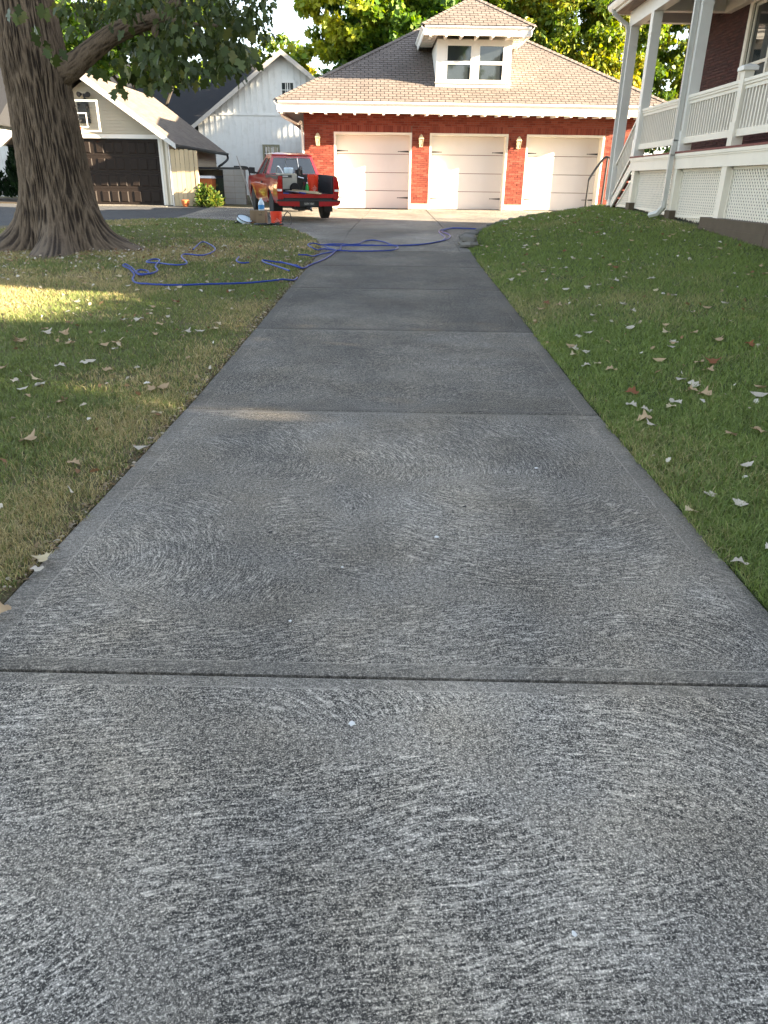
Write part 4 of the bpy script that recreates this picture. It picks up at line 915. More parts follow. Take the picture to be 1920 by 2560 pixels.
bin_((-7.12, 29.3, .72), M['binorange'], M['whiteprint'], 'orange bin with pale lid behind the round bush')
bin_((-6.73, 29.95, .73), M_plain('green_bin', (.012, .03, .02), .5, .2, 10), M['darkplastic'], 'dark green bin beside the block wall')
pl = empty('leaning_poles', (-5.62, 29.4, .72), label='two thin pale poles leaning on the block enclosure', cat='poles')
for a, b in (((.28, -.2, 0), (-.32, .1, 1.55)), ((.22, -.3, 0), (-.36, .15, 1.65))):
    m = MB(); m.tube([a, b], .016, 6); m.build('pole', M['greycap'], pl)
pi = empty('pipe_frame', (-5.55, 29.7, .72), label='bent black pipe standing at the end of the block enclosure', cat='pipe')
m = MB(); m.tube(bez([(.12, -.1, 0), (.02, -.08, .9), (-.03, -.05, 1.2), (-.15, 0, 1.29), (-.6, .1, 1.30)], 5), .025, 8); m.build('pipe', M['blackmetal'], pi, sm=True)
pt = empty('plant_pot', (-7.55, 27.75, .68), label='small rusty orange pot at the foot of the board fence', cat='pot')
m = MB(); m.lathe([(.09, 0), (.13, .10), (.15, .20), (.12, .22), (.11, .20), (.001, .17)], 14); m.build('pot', M['binorange'], pt, sm=True)

# ------------------------------------------------------------------ white barn
BY = 40.4; bn = empty('barn', (-5.66, BY, .86), label='white board-and-batten barn gable with two small windows', cat='barn')
bw, bwh, bah = 4.35, 3.15, 6.25
m = MB(); m.prism([(-bw, 0), (bw, 0), (bw, bwh), (0, bah), (-bw, bwh)], 1, 0, 11); m.build('wall', M['barn'], bn)
x = -bw + .05
while x < bw:
    zt = bwh + (bah - bwh) * (1 - abs(x) / bw) - .05
    m = MB(); m.box(x - .025, x + .025, -.022, -.001, .05, 3.6 if zt > 3.6 else zt); m.build('batten', M['barn'], bn)
    if zt > 3.75: m = MB(); m.box(x - .025, x + .025, -.03, -.001, 3.72, zt); m.build('batten', M['barn'], bn)
    x += .30
m = MB(); m.box(-bw * .75, bw * .75, -.04, -.001, 3.61, 3.71); m.build('belt_board', M['barn'], bn)
sl_ = (bah - bwh) / bw
for s in (-1, 1):
    e, r = Vector((s * (bw + .5), -.45, bwh - .5 * sl_ + .1)), Vector((0, -.45, bah + .1)); D_ = Vector((0, 11.8, 0)); t = Vector((0, 0, .07))
    m = MB(); m.add([e, r, r + D_, e + D_, e - t, r - t, r + D_ - t, e + D_ - t], [(0, 1, 2, 3), (7, 6, 5, 4), (0, 4, 5, 1), (1, 5, 6, 2), (2, 6, 7, 3), (3, 7, 4, 0)]); m.build('roof_plane', M['shingle_dk'], bn)
    q0 = [e + Vector((0, -.02, .01)), r + Vector((0, -.02, .01)), r + Vector((0, -.02, -.22)), e + Vector((0, -.02, -.20))]; m = MB(); m.add(q0 + [p + Vector((0, .03, 0)) for p in q0], [(0, 1, 2, 3), (7, 6, 5, 4), (0, 4, 5, 1), (1, 5, 6, 2), (2, 6, 7, 3), (3, 7, 4, 0)]); m.build('rake_board', M['greycap'], bn)
def barnwin(x0, x1, z0, z1, nx, nz, trim):
    w_ = empty('window'); w_.parent = bn
    m = MB(); m.box(x0, x1, -.012, -.002, z0, z1); m.build('pane', M['glass'], w_)
    m = MB()
    for q in ((x0 - .09, x0, z0 - .09, z1 + .09), (x1, x1 + .09, z0 - .09, z1 + .09), (x0, x1, z1, z1 + .09), (x0, x1, z0 - .09, z0)): m.box(q[0], q[1], -.045, -.001, q[2], q[3])
    m.build('window_frame', trim, w_)
    m = MB()
    for k in range(1, nx): xx = x0 + (x1 - x0) * k / nx; m.box(xx - .014, xx + .014, -.03, -.013, z0, z1)
    for k in range(1, nz): zz = z0 + (z1 - z0) * k / nz; m.box(x0, x1, -.032, -.014, zz - .014, zz + .014)
    m.build('muntins', M['barn'], w_)
barnwin(-.10, .52, 4.42, 5.02, 3, 2, M['barn']); barnwin(-1.08, -.40, 1.30, 2.25, 3, 3, M['olive'])

# dark-roofed houses further back
def back_house(loc, w_, d_, h_, rh_, label, mt, roof='shingle_dk', axis=0, cat='house'):
    o = empty('far_house', loc, label=label, cat=cat)
    m = MB(); m.box(-w_ / 2, w_ / 2, 0, d_, 0, h_); m.build('wall', mt, o)
    m = MB()
    if axis == 0:
        m.prism([(-.5, h_ - .1), (d_ + .5, h_ - .1), (d_ / 2, h_ + rh_)], 0, -w_ / 2 - .5, w_ / 2 + .5)
    else: m.prism([(-w_ / 2 - .5, h_ - .1), (w_ / 2 + .5, h_ - .1), (0, h_ + rh_)], 1, -.5, d_ + .5)
    m.build('roof', M[roof], o)
    for k in range(3):
        x = -w_ / 2 + w_ * (k + .5) / 3; m = MB(); m.box(x - .5, x + .5, -.03, -.005, h_ * .45, h_ * .8); wq = m.build('window', M['glass'], o)
        m = MB(); m.box(x - .6, x + .6, -.04, -.031, h_ * .45 - .1, h_ * .45); m.box(x - .6, x + .6, -.04, -.031, h_ * .8, h_ * .8 + .1); m.box(x - .6, x - .5, -.04, -.031, h_ * .45, h_ * .8); m.box(x + .5, x + .6, -.04, -.031, h_ * .45, h_ * .8); m.build('window_frame', M['white'], wq)
    return o
back_house((-17.2, 56, 1.0), 12.5, 11, 3.3, 5.0, 'dark roofed house rising between the beige garage and the barn', M['bluegrey'])
back_house((-26.2, 38, .8), 14, 9, 3.1, 3.2, 'dark roofed house at the far left behind the oak trunk', M['barn'])
wf = empty('white_fence', (-20.5, 33.5, .8), label='tall white board fence at the far left edge behind the evergreens', cat='fence')
for k in range(34):
    m = MB(); m.box(k * .2, k * .2 + .19, -.02, 0, 0, 2.1); m.build('picket', M['barn'], wf)
m = MB(); m.box(0, 6.79, .001, .04, .4, .5); m.box(0, 6.79, .001, .04, 1.6, 1.7); m.build('rail', M['barn'], wf)
tag(strip('mulch_bed', 28.42, 31.6, .4, lambda y: -24, lambda y: -13.75, lambda x, y: zd(y) + .03, 8, M['soil'], .06), kind='structure')
tag(strip('threshold_slab', 27.55, 28.36, .3, lambda y: -13.6, lambda y: -8.2, lambda x, y: zd(y) + .002, 8, M['apron'], .05), kind='structure')
# ------------------------------------------------------------------ red pickup (local: x right, y forward from the tail, z up from the ground)
TH = R(19.5); hd = Vector((-math.sin(TH), math.cos(TH), 0)); lf = Vector((-math.cos(TH), -math.sin(TH), 0))
tr_c = Vector((-2.11, 23.19, 0)) + lf * .80 - hd * 1.12          # tail centre on the ground
tk = empty('pickup_truck', (tr_c.x, tr_c.y, float(zd(23.3))), TH, label='red pickup truck with an open loaded bed parked by the garage', cat='truck')
bpy.context.view_layer.update()
tk.rotation_euler = (R(1.6), 0, TH)
AX0, AX1, WR = 1.12, 4.28, .365
def side_x(z):                                            # half width by height
    return float(np.interp(z, [.36, .5, .7, .82, .95, 1.08, 1.15], [.80, .845, .875, .88, .865, .84, .815]))
def skin(name, y0, y1, zb, zt, mat, arches=()):
    for s in (-1, 1):
        ys = list(np.arange(y0, y1, .045)) + [y1]
        for a in arches: ys += [a - WR - .06, a + WR + .06]
        ys = sorted(v for v in set(np.round(ys, 4)) if y0 <= v <= y1); n = 9; V = []; F = []
        for y in ys:
            lo = zb(y)
            for a in arches:
                d = abs(y - a)
                if d < WR + .06: lo = max(lo, WR + math.sqrt((WR + .06) ** 2 - d * d))
            hi = zt(y)
            for k in range(n): z = lo + (hi - lo) * k / (n - 1); V.append((s * (side_x(z) + .028 * max(0, 1 - min(abs(y - a) for a in arches) / .52) * (1 if z < .92 else .3) if arches else s * 0 + side_x(z)), y, z))
        F = [(i * n + k, i * n + k + 1, (i + 1) * n + k + 1, (i + 1) * n + k) for i in range(len(ys) - 1) for k in range(n - 1)]
        V2 = [((abs(v[0]) if s > 0 else -abs(v[0])), v[1], v[2]) for v in V]
        b = len(V2); V2 += [(v[0] - s * .035, v[1], v[2]) for v in V2]; F += [tuple(b + i for i in f)[::-1] for f in F]
        m_ = len(ys)
        F += [(i * n, (i + 1) * n, b + (i + 1) * n, b + i * n) for i in range(m_ - 1)] + [(i * n + n - 1, b + i * n + n - 1, b + (i + 1) * n + n - 1, (i + 1) * n + n - 1) for i in range(m_ - 1)]
        F += [(k, b + k, b + k + 1, k + 1) for k in range(n - 1)] + [((m_ - 1) * n + k, (m_ - 1) * n + k + 1, b + (m_ - 1) * n + k + 1, b + (m_ - 1) * n + k) for k in range(n - 1)]
        mb = MB(); mb.add(V2, F); mb.build(name, mat, tk, sm=40)
skin('bed_side', .04, 1.93, lambda y: .44, lambda y: 1.15, M['red'], (AX0,))
skin('cab_side', 1.95, 3.62, lambda y: .38, lambda y: 1.12 - .0 * y, M['red'])
skin('front_fender', 3.63, 5.0, lambda y: .40, lambda y: 1.10 - .05 * (y - 3.63), M['red'], (AX1,))
m = MB(); m.box(-.80, .80, 3.63, 4.98, .55, .98); m.add([(-.80, 3.63, 1.10), (.80, 3.63, 1.10), (.78, 4.98, 1.00), (-.78, 4.98, 1.00), (-.8, 3.63, .981), (.8, 3.63, .981), (.78, 4.98, .981), (-.78, 4.98, .981)], [(0, 1, 2, 3), (7, 6, 5, 4), (0, 4, 5, 1), (1, 5, 6, 2), (2, 6, 7, 3), (3, 7, 4, 0)]); m.build('hood', M['red'], tk)
m = MB(); m.box(-.84, .84, 4.99, 5.10, .45, .72); m.build('front_bumper', M['darkplastic'], tk)
# bed
m = MB(); m.box(-.70, .70, .06, 1.90, .64, .69); m.box(-.845, -.70, .06, 1.90, .69, 1.135); m.box(.70, .845, .06, 1.90, .69, 1.135) if False else None
m.box(-.795, -.70, .06, 1.9, .69, 1.13); m.box(.70, .795, .06, 1.9, .69, 1.13); m.box(-.70, .70, 1.82, 1.90, .69, 1.13); m.build('bed_liner', M['darkplastic'], tk)
m = MB(); m.box(-.80, -.70, .05, 1.92, 1.131, 1.16); m.box(.70, .80, .05, 1.92, 1.131, 1.16); m.box(-.699, .699, 1.83, 1.92, 1.131, 1.16); m.build('bed_rail_cap', M['darkplastic'], tk)
m = MB(); m.box(-.72, .72, .0, .059, .60, .70); m.build('tail_sill', M['red'], tk)
m = MB(); m.box(-.70, .70, .012, .058, .52, .599); m.build('bumper_gap', M['black'], tk)
for s in (-1, 1):
    m = MB(); m.prism([(s * .72, .56), (s * .865, .56), (s * .885, .80), (s * .865, 1.0), (s * .82, 1.145), (s * .72, 1.145)], 1, .0, .039); m.build('tail_corner', M['red'], tk)
    m = MB(); m.prism([(s * .735, .72), (s * .872, .72), (s * .885, .82), (s * .866, .99), (s * .84, 1.06), (s * .735, 1.06)], 1, -.014, -.001); tl_ = m.build('tail_light', M['lamp'], tk)
    m = MB(); m.box(min(s * .745, s * .868), max(s * .745, s * .868), -.018, -.0142, .765, .82); m.build('reverse_lens', M['whiteprint'], tl_)
# bumper, plate, hitch
m = MB(); m.box(-.90, .90, -.10, .01, .515, .55); m.build('bumper_pad', M['darkplastic'], tk)
for s in (-1, 1):
    m = MB(); m.prism([(s * .28, .385), (s * .83, .40), (s * .90, .47), (s * .90, .514), (s * .28, .514)], 1, -.09, -.005); m.build('bumper_end', M['red'], tk)
m = MB(); m.box(-.279, .279, -.06, .0, .38, .514); m.build('plate_recess', M['black'], tk)
m = MB(); m.box(-.15, .15, -.066, -.0605, .405, .505); lp = m.build('licence_plate', M['plate'], tk)
text_part('plate_letters', 'UUV 1387', .062, M['platetxt'], lp, (0, -.068, .452), (R(90), 0, 0))
m = MB(); m.box(-.06, .06, -.07, .4, .29, .36); m.lathe([(.02, -.14), (.02, -.07), (.012, -.06), (.026, -.045), (.03, -.03), (.02, -.01), (.001, -.005)], 10, Matrix.Translation((.05, -.10, .40))); m.box(.02, .08, -.13, -.0701, .27, .29); m.build('tow_hitch', M['blackmetal'], tk)
m = MB(); m.lathe([(.012, 0), (.022, .012), (.028, .03), (.022, .05), (.001, .06)], 10, Matrix.Translation((.05, -.10, .31))); m.build('hitch_ball', M['steel'], tk, sm=True)
m = MB(); m.box(-.42, .42, .3, 4.8, .33, .52); m.box(-.66, .66, .10, 1.9, .50, .635); m.box(-.74, .74, 1.95, 4.9, .40, .54); m.tube([(-.72, AX0, WR), (.72, AX0, WR)], .06, 8); m.lathe([(.001, -.13), (.10, -.11), (.13, 0), (.10, .11), (.001, .13)], 10, Matrix.Translation((-.05, AX0, WR))); m.tube([(-.72, AX1, WR), (.72, AX1, WR)], .05, 8); m.box(-.35, .05, .12, .6, .28, .5); m.build('underbody', M['black'], tk)
# cab upper: frames with glass
Bz, Tz = 1.12, 1.70
LB = [(-.81, 1.95), (.81, 1.95), (.80, 3.95), (-.80, 3.95)]; LT = [(-.60, 2.08), (.60, 2.08), (.58, 3.10), (-.58, 3.10)]
lo = [Vector((x, y, Bz if i < 2 else 1.07)) for i, (x, y) in enumerate(LB)]; hi = [Vector((x, y, Tz - .06)) for x, y in LT]
def lerp2(q, u, v): return (q[0] * (1 - u) + q[1] * u) * (1 - v) + (q[3] * (1 - u) + q[2] * u) * v
def framed(q, wins, nm):                                  # q: four corners (bl, br, tr, tl)
    us = sorted(set([0, 1] + [a for w_ in wins for a in w_[:2]])); vs_ = sorted(set([0, 1] + [a for w_ in wins for a in w_[2:]]))
    m = MB(); gl = []; nrm = (q[1] - q[0]).cross(q[3] - q[0]).normalized()
    for i in range(len(us) - 1):
        for j in range(len(vs_) - 1):
            cu, cv = (us[i] + us[i + 1]) / 2, (vs_[j] + vs_[j + 1]) / 2
            quad = [lerp2(q, us[i], vs_[j]), lerp2(q, us[i + 1], vs_[j]), lerp2(q, us[i + 1], vs_[j + 1]), lerp2(q, us[i], vs_[j + 1])]
            isw = any(w_[0] < cu < w_[1] and w_[2] < cv < w_[3] for w_ in wins)
            if isw: gl.append([p - nrm * .012 for p in quad])
            else: m.add(quad + [p - nrm * .03 for p in quad], [(0, 1, 2, 3), (7, 6, 5, 4), (0, 4, 5, 1), (1, 5, 6, 2), (2, 6, 7, 3), (3, 7, 4, 0)])
    m.build(nm, M['red'], tk)
    for g in gl: mg = MB(); mg.add(g + [p - nrm * .006 for p in g], [(0, 1, 2, 3), (7, 6, 5, 4), (0, 4, 5, 1), (1, 5, 6, 2), (2, 6, 7, 3), (3, 7, 4, 0)]); mg.build('window_glass', M['glass'], tk)
framed([lo[0], lo[1], hi[1], hi[0]], [(.06, .94, .10, .90)], 'rear_frame')
framed([lo[3], lo[0], hi[0], hi[3]], [(.14, .60, .08, .88), (.65, .92, .08, .88)], 'side_frame')
framed([lo[1], lo[2], hi[2], hi[1]], [(.08, .35, .08, .88), (.40, .86, .08, .88)], 'side_frame')
framed([lo[2], lo[3], hi[3], hi[2]], [(.05, .95, .06, .92)], 'windscreen_frame')
m = MB(); rv = [(-.61, 2.06), (.61, 2.06), (.59, 3.12), (-.59, 3.12)]
m.add([(x, y, Tz - .06) for x, y in rv] + [(x * .98, y, Tz - .02) for x, y in rv] + [(x * .86, 2.6 + (y - 2.6) * .86, Tz + .012) for x, y in rv] + [(x * .5, 2.6 + (y - 2.6) * .5, Tz + .03) for x, y in rv],
      [(i + 4 * k, (i + 1) % 4 + 4 * k, (i + 1) % 4 + 4 * k + 4, i + 4 * k + 4) for k in range(3) for i in range(4)] + [(12, 13, 14, 15), (3, 2, 1, 0)]); m.build('roof', M['red'], tk, sm=50)
m = MB(); m.box(-.12, .12, 2.035, 2.062, Tz - .052, Tz - .018); m.build('brake_light', M['lamp'], tk)
q = [lo[0], lo[1], hi[1], hi[0]]; m = MB()
for u in (.355, .62): a_, b_ = lerp2(q, u, .10), lerp2(q, u, .90); off = Vector((0, -.014, .0)); m.bar(a_ + off, b_ + off, .016, .022)
a_, b_ = lerp2(q, .355, .88), lerp2(q, .62, .88); m.bar(a_ + Vector((0, -.014, 0)), b_ + Vector((0, -.014, 0)), .02, .016); m.build('slider_frame', M['steel'], tk)
m = MB(); m.box(-.5, -.2, 2.9, 3.05, .7, 1.25); m.box(.2, .5, 2.9, 3.05, .7, 1.25); m.box(-.7, .7, 1.96, 3.6, .55, .6); m.build('seats', M['black'], tk)
for s in (-1, 1):
    m = MB(); m.box(min(s * .83, s * 1.08), max(s * .83, s * 1.08), 3.42, 3.50, 1.13, 1.30) if False else m.add([(s * .90, 3.40, 1.12), (s * 1.08, 3.40, 1.14), (s * 1.08, 3.40, 1.31), (s * .90, 3.40, 1.30), (s * .90, 3.52, 1.14), (s * 1.06, 3.52, 1.16), (s * 1.06, 3.52, 1.29), (s * .90, 3.52, 1.28)], [(0, 1, 2, 3), (7, 6, 5, 4), (0, 4, 5, 1), (1, 5, 6, 2), (2, 6, 7, 3), (3, 7, 4, 0)])
    m.bar((s * .80, 3.47, 1.14), (s * .92, 3.47, 1.16), .05, .05); m.build('wing_mirror', M['darkplastic'], tk)
    m = MB(); m.box(min(s * .856, s * .895), max(s * .856, s * .895), 2.32, 2.48, .90, .95); m.build('door_handle', M['darkplastic'], tk)
# wheels
def wheel(x, y, s):
    o = empty('wheel'); o.parent = tk; o.location = (x, y, WR)
    T = Matrix.Rotation(R(90) * s, 4, 'Y')
    m = MB(); m.lathe([(.21, -.115), (.30, -.12), (.345, -.105), (.365, -.08), (.365, .08), (.345, .105), (.30, .12), (.21, .115)], 32, T)
    for k in range(32):
        a = 2 * math.pi * k / 32; m.box(-.1, .1, -.012, .012, .362, .371, M=Matrix.Rotation(a, 4, 'X'))
    m.build('tyre', M['rubber'], o, sm=30)
    m = MB(); m.lathe([(.001, .07), (.05, .085), (.06, .06), (.07, .055)], 20, T)
    for k in range(5):
        a = 2 * math.pi * k / 5; m.bar(T @ Vector((math.cos(a) * .04, math.sin(a) * .04, .065)), T @ Vector((math.cos(a) * .20, math.sin(a) * .20, .08)), .03, .07)
    m.lathe([(.20, .05), (.21, .10), (.215, .10), (.212, -.11), (.20, -.11)], 28, T); m.lathe([(.001, -.02), (.2, -.02)], 20, T); m.build('rim', M['steel'], o, sm=30)
for y in (AX0, AX1):
    for s in (-1, 1): wheel(s * .735, y, s)
for s in (-1, 1):
    m = MB(); m.box(s * .735 - .13, s * .735 + .13, AX0 - WR - .075, AX0 - WR - .06, .20, .50); m.build('mud_flap', M['rubber'], tk)
bpy.context.view_layer.update()
TM = tk.matrix_world.copy()
def on_bed(name, x, y, z, **k):
    o = empty(name, **k); o.matrix_world = TM @ Matrix.Translation((x, y, z)); return o
pw_ = on_bed('pressure_washer', -.36, .95, .692, label='beige boxed pressure washer with black wheel in the truck bed', cat='machine')
m = MB(); m.box(-.31, .20, -.24, .24, .10, .50); m.box(-.29, .18, -.245, -.2401, .12, .14); m.build('housing', M['beige'], pw_)
m = MB(); m.box(-.27, .05, -.252, -.2405, .40, .465); pn = m.build('name_strip', M['plate'], pw_)
m = MB(); m.box(-.25, -.06, -.2535, -.2521, .42, .445); m.build('name_print', M['whiteprint'], pn)
m = MB(); T = Matrix.Translation((.12, -.29, .13)) @ Matrix.Rotation(R(90), 4, 'X'); m.lathe([(.06, -.04), (.12, -.045), (.14, -.02), (.14, .02), (.12, .045), (.06, .04)], 20, T); m.build('wheel', M['rubber'], pw_, sm=True)
m = MB(); m.lathe([(.001, .03), (.05, .03), (.06, .0), (.06, -.02)], 12, T); m.build('hub', M['greymetal'], pw_, sm=True)
m = MB(); m.box(.21, .42, -.16, .18, .12, .46); m.box(.24, .40, -.18, -.161, .25, .40); m.tube([(.3, -.1, .46), (.3, -.1, .62), (.36, -.05, .66)], .05, 8); m.box(.22, .4, -.1, .1, .461, .6); m.build('engine', M['blackmetal'], pw_)
m = MB(); m.tube([(.24, -.2, .42), (.40, -.22, .38)], .02, 8); m.bar((.34, -.24, .05), (.42, -.21, .30), .02, .04); m.build('engine_fittings', M['steel'], pw_)
m = MB(); m.lathe([(.11, 0), (.14, .05), (.14, .13), (.12, .15), (.001, .15)], 12, Matrix.Translation((.02, 0, .501))); m.build('water_tank', M['jug'], pw_, sm=True)
m = MB(); m.tube(bez([(-.28, .2, .0), (-.30, .15, .55), (-.26, .0, .68), (-.16, -.12, .5)], 5), .014, 6); m.build('handle_bar', M['steel'], pw_, sm=True)
def bucket(o, h=.37, r=.15, logo=True, nested=False):
    m = MB(); m.lathe([(.001, .003), (r * .86, .003), (r * .88, 0), (r * .97, h * .70), (r * 1.05, h * .70), (r * 1.05, h * .735), (r * .98, h * .735), (r, h * .84), (r * 1.07, h * .84), (r * 1.07, h * .87), (r * 1.0, h * .87), (r * 1.02, h), (r * .97, h), (r * .83, .02), (.001, .02)], 28); b_ = m.build('bucket_body', M['orange'], o, sm=30)
    m = MB(); m.tube([Vector((math.cos(a) * r * 1.09, math.sin(a) * r * 1.09 * .45 - .02 * math.sin(a), h * .80 - abs(math.sin(a)) * .13)) for a in np.linspace(math.pi, 2 * math.pi, 12)], .004, 5); m.build('bail_handle', M['steel'], o)
    if logo:
        lg = empty('logo'); lg.parent = o; lg.location = (0.01, -r * .975, h * .36)
        m = MB(); s = .078; c = [(-s, 0), (0, -s), (s, 0), (0, s)]; ci = [(p[0] * .9, p[1] * .9) for p in c]
        ang = R(38); 
        def bend(x, z, o_=0.0): return (x, (r * .975) - math.sqrt(max(1e-6, (r * .93) ** 2 - x * x)) - o_ + r * .0, z)
        for k in range(4):
            a, b, c_, d = c[k], c[(k + 1) % 4], ci[(k + 1) % 4], ci[k]; m.add([bend(*a, .006), bend(*b, .006), bend(*c_, .006), bend(*d, .006)], [(0, 1, 2, 3)])
        m.build('logo_frame', M['whiteprint'], lg, recalc=False)
        for i, tx in enumerate(('THE', 'HOME', 'DEPOT')):
            me = text_part('logo_text', tx, .034, M['whiteprint'], lg, (0, -.001, 0), (0, 0, 0)); 
            for v in me.data.vertices:
                x, y = v.co.x, v.co.y + .032 - i * .032; xx, zz = x * math.cos(R(32)) - y * math.sin(R(32)), x * math.sin(R(32)) + y * math.cos(R(32)); v.co = Vector(bend(xx, zz, .007))
# two nested buckets in the bed
bk = on_bed('bucket', .28, .62, .692, label='lower of two nested orange buckets standing in the truck bed', cat='bucket', group='orange buckets'); bucket(bk)
bk2 = on_bed('bucket', .28, .62, .692 + .115, label='upper of two nested orange buckets standing in the truck bed', cat='bucket', group='orange buckets'); bucket(bk2, logo=False)
o = on_bed('bottle', .11, .60, .692, label='green bottle with pale cap beside the nested buckets in the truck bed', cat='bottle'); m = MB(); m.lathe([(.001, 0), (.05, .003), (.055, .02), (.055, .17), (.022, .235), (.02, .25)], 14); m.build('bottle_body', M['green'], o, sm=30); m = MB(); m.lathe([(.024, .25), (.024, .285), (.001, .287)], 12); m.build('cap', M['whiteprint'], o)
o = on_bed('planks', 0, .0, .706, label='pale wooden planks lying across the truck sill', cat='planks')
m = MB(); m.bar((-.50, .55, .05), (.31, -.12, .012), .13, .03); m.build('plank', M['board'], o); m = MB(); m.bar((-.30, .62, .07), (.26, -.02, .042), .11, .026); m.build('plank', M['board'], o)
o = on_bed('blue_pole', 0, 0, .703, label='blue handled pole lying on the truck bed corner', cat='pole')
m = MB(); m.tube([(-.56, .45, .06), (-.12, -.05, .015)], .014, 8); m.build('shaft', M['steel'], o); m = MB(); m.tube([(-.24, .09, .028), (-.10, -.075, .013)], .019, 8); m.build('grip', M['hosebl'], o)
o = on_bed('blue_tarp', -.58, .25, .692, label='crumpled blue sheet in the near corner of the truck bed', cat='tarp')
m = MB(); n = 9; m.add([((i / (n - 1) - .5) * .24, (j / (n - 1) - .5) * .4, .005 + .09 * abs(noise.noise(Vector((i * .6, j * .6, 3)))) * (1 - abs(i / (n - 1) - .5) * 1.6)) for j in range(n) for i in range(n)], [(j * n + i, j * n + i + 1, (j + 1) * n + i + 1, (j + 1) * n + i) for j in range(n - 1) for i in range(n - 1)]); m.build('sheet', M['hosebl'], o, sm=60, recalc=False)

# ------------------------------------------------------------------ things standing on the grass edge by the truck
def zl(x, y): return float(zleft(x, y)) if x < aL(y) else float(zd(y))
def cardbox(px, label, rz, w_, d_, h, Y, printed):
    p = pix(px, 555, Y); o = empty('cardboard_box', (p.x, Y, zl(p.x, Y)), rz, label=label, cat='box', group='cardboard boxes by the truck')
    m = MB(); m.box(-w_ / 2, w_ / 2, -d_ / 2, d_ / 2, 0, h - .004); m.build('carton', M['card'], o)
    m = MB(); m.box(-w_ / 2, w_ / 2, -d_ / 2 - .0, -.003, h - .0035, h); m.box(-w_ / 2, w_ / 2, .003, d_ / 2, h - .0035, h); m.build('flaps', M['card'], o)
    if printed:
        m = MB()
        for a in (-.03, 0, .03): m.prism([(a - .014, h * .66), (a + .014, h * .66), (a, h * .75)], 1, -d_ / 2 - .001, -d_ / 2 - .0003)
        m.box(.03, .04, -d_ / 2 - .001, -d_ / 2 - .0003, h * .80, h * .9)
        for z in (.12, .2, .3): m.box(-w_ * .3, w_ * .3, -d_ / 2 - .001, -d_ / 2 - .0003, h * z, h * z + .004)
        m.build('box_print', M['blackprint'], o, recalc=False)
    return o
YB = 20.75
cardbox(637, 'narrow cardboard box on the left of the pair by the truck', R(-8), .16, .26, .335, YB + .12, False)
bxo = cardbox(655, 'printed cardboard box with a white jug on top by the truck', R(-4), .25, .28, .335, YB, True)
jg = empty('jug', bxo.location + Vector((.0, .02, .336)), R(5), label='white jug with blue label standing on a cardboard box', cat='jug')
m = MB(); m.lathe([(.001, 0), (.075, .003), (.08, .02), (.08, .16), (.07, .20), (.045, .245), (.03, .262), (.03, .285), (.001, .287)], 16); m.build('jug_body', M['jug'], jg, sm=30)
m = MB(); m.lathe([(.0805, .035), (.0812, .04), (.0812, .135), (.0805, .14)], 16); m.build('label_band', M['jugblue'], jg)
m = MB(); m.lathe([(.032, .286), (.032, .305), (.001, .307)], 12); m.build('jug_cap', M['whiteprint'], jg)
p = pix(691, 555, YB - .1); bg = empty('bucket', (p.x, YB - .1, zl(p.x, YB - .1)), R(12), label='orange bucket with white logo standing on the grass edge', cat='bucket', group='orange buckets'); bucket(bg)
# tilted round lid on a black tub
p = pix(612, 555, YB - .05); o = empty('surface_cleaner', (p.x, YB - .05, zl(p.x, YB)), label='round white tool tilted on edge with a black rim, on the grass', cat='tool')
T = Matrix.Translation((0, 0, .105)) @ Matrix.Rotation(R(22), 4, 'Y') @ Matrix.Rotation(R(16), 4, 'X')
m = MB(); m.lathe([(.19, -.045), (.205, -.03), (.205, .03), (.185, .035), (.175, .015), (.05, .01), (.001, .012)], 28, T); m.build('housing', M['jug'], o, sm=30)
m = MB(); m.tube([T @ Vector((math.cos(a) * .203, math.sin(a) * .203, .034)) for a in np.linspace(0, 2 * math.pi, 33)], .011, 6, caps=False); m.build('rim', M['rubber'], o, sm=True)
m = MB(); m.add([(-.30, -.08, 0), (.0, -.08, 0), (.0, .1, 0), (-.30, .1, 0), (-.24, -.04, .06), (-.04, -.04, .1), (-.04, .07, .1), (-.24, .07, .06)], [(3, 2, 1, 0), (4, 5, 6, 7), (0, 1, 5, 4), (1, 2, 6, 5), (2, 3, 7, 6), (3, 0, 4, 7)]); m.build('swivel_base', M['rubber'], o)
# coil of black hose in front of the bucket
o = empty('hose_coil', label='coil of black pressure hose lying on the grass before the bucket', cat='hose'); c = pix(672, 566, YB - .45); c.z = zl(c.x, c.y)
o.location = c; pts = []
for k in range(150):
    a = k * .26; rr_ = .30 + .045 * math.sin(k * .37); pts.append((math.cos(a) * rr_ * 1.15, math.sin(a) * rr_ * .45, .014 + .006 * (k / 24) + .006 * math.sin(k * .9)))
pts += [(.36, .05, .10), (.42, .02, .26), (.50, .0, .34), (.58, -.02, .30), (.62, -.06, .14), (.60, -.12, .03)]
m = MB(); m.tube(pts, .012, 6); m.build('hose', M['hosebk'], o, sm=True)
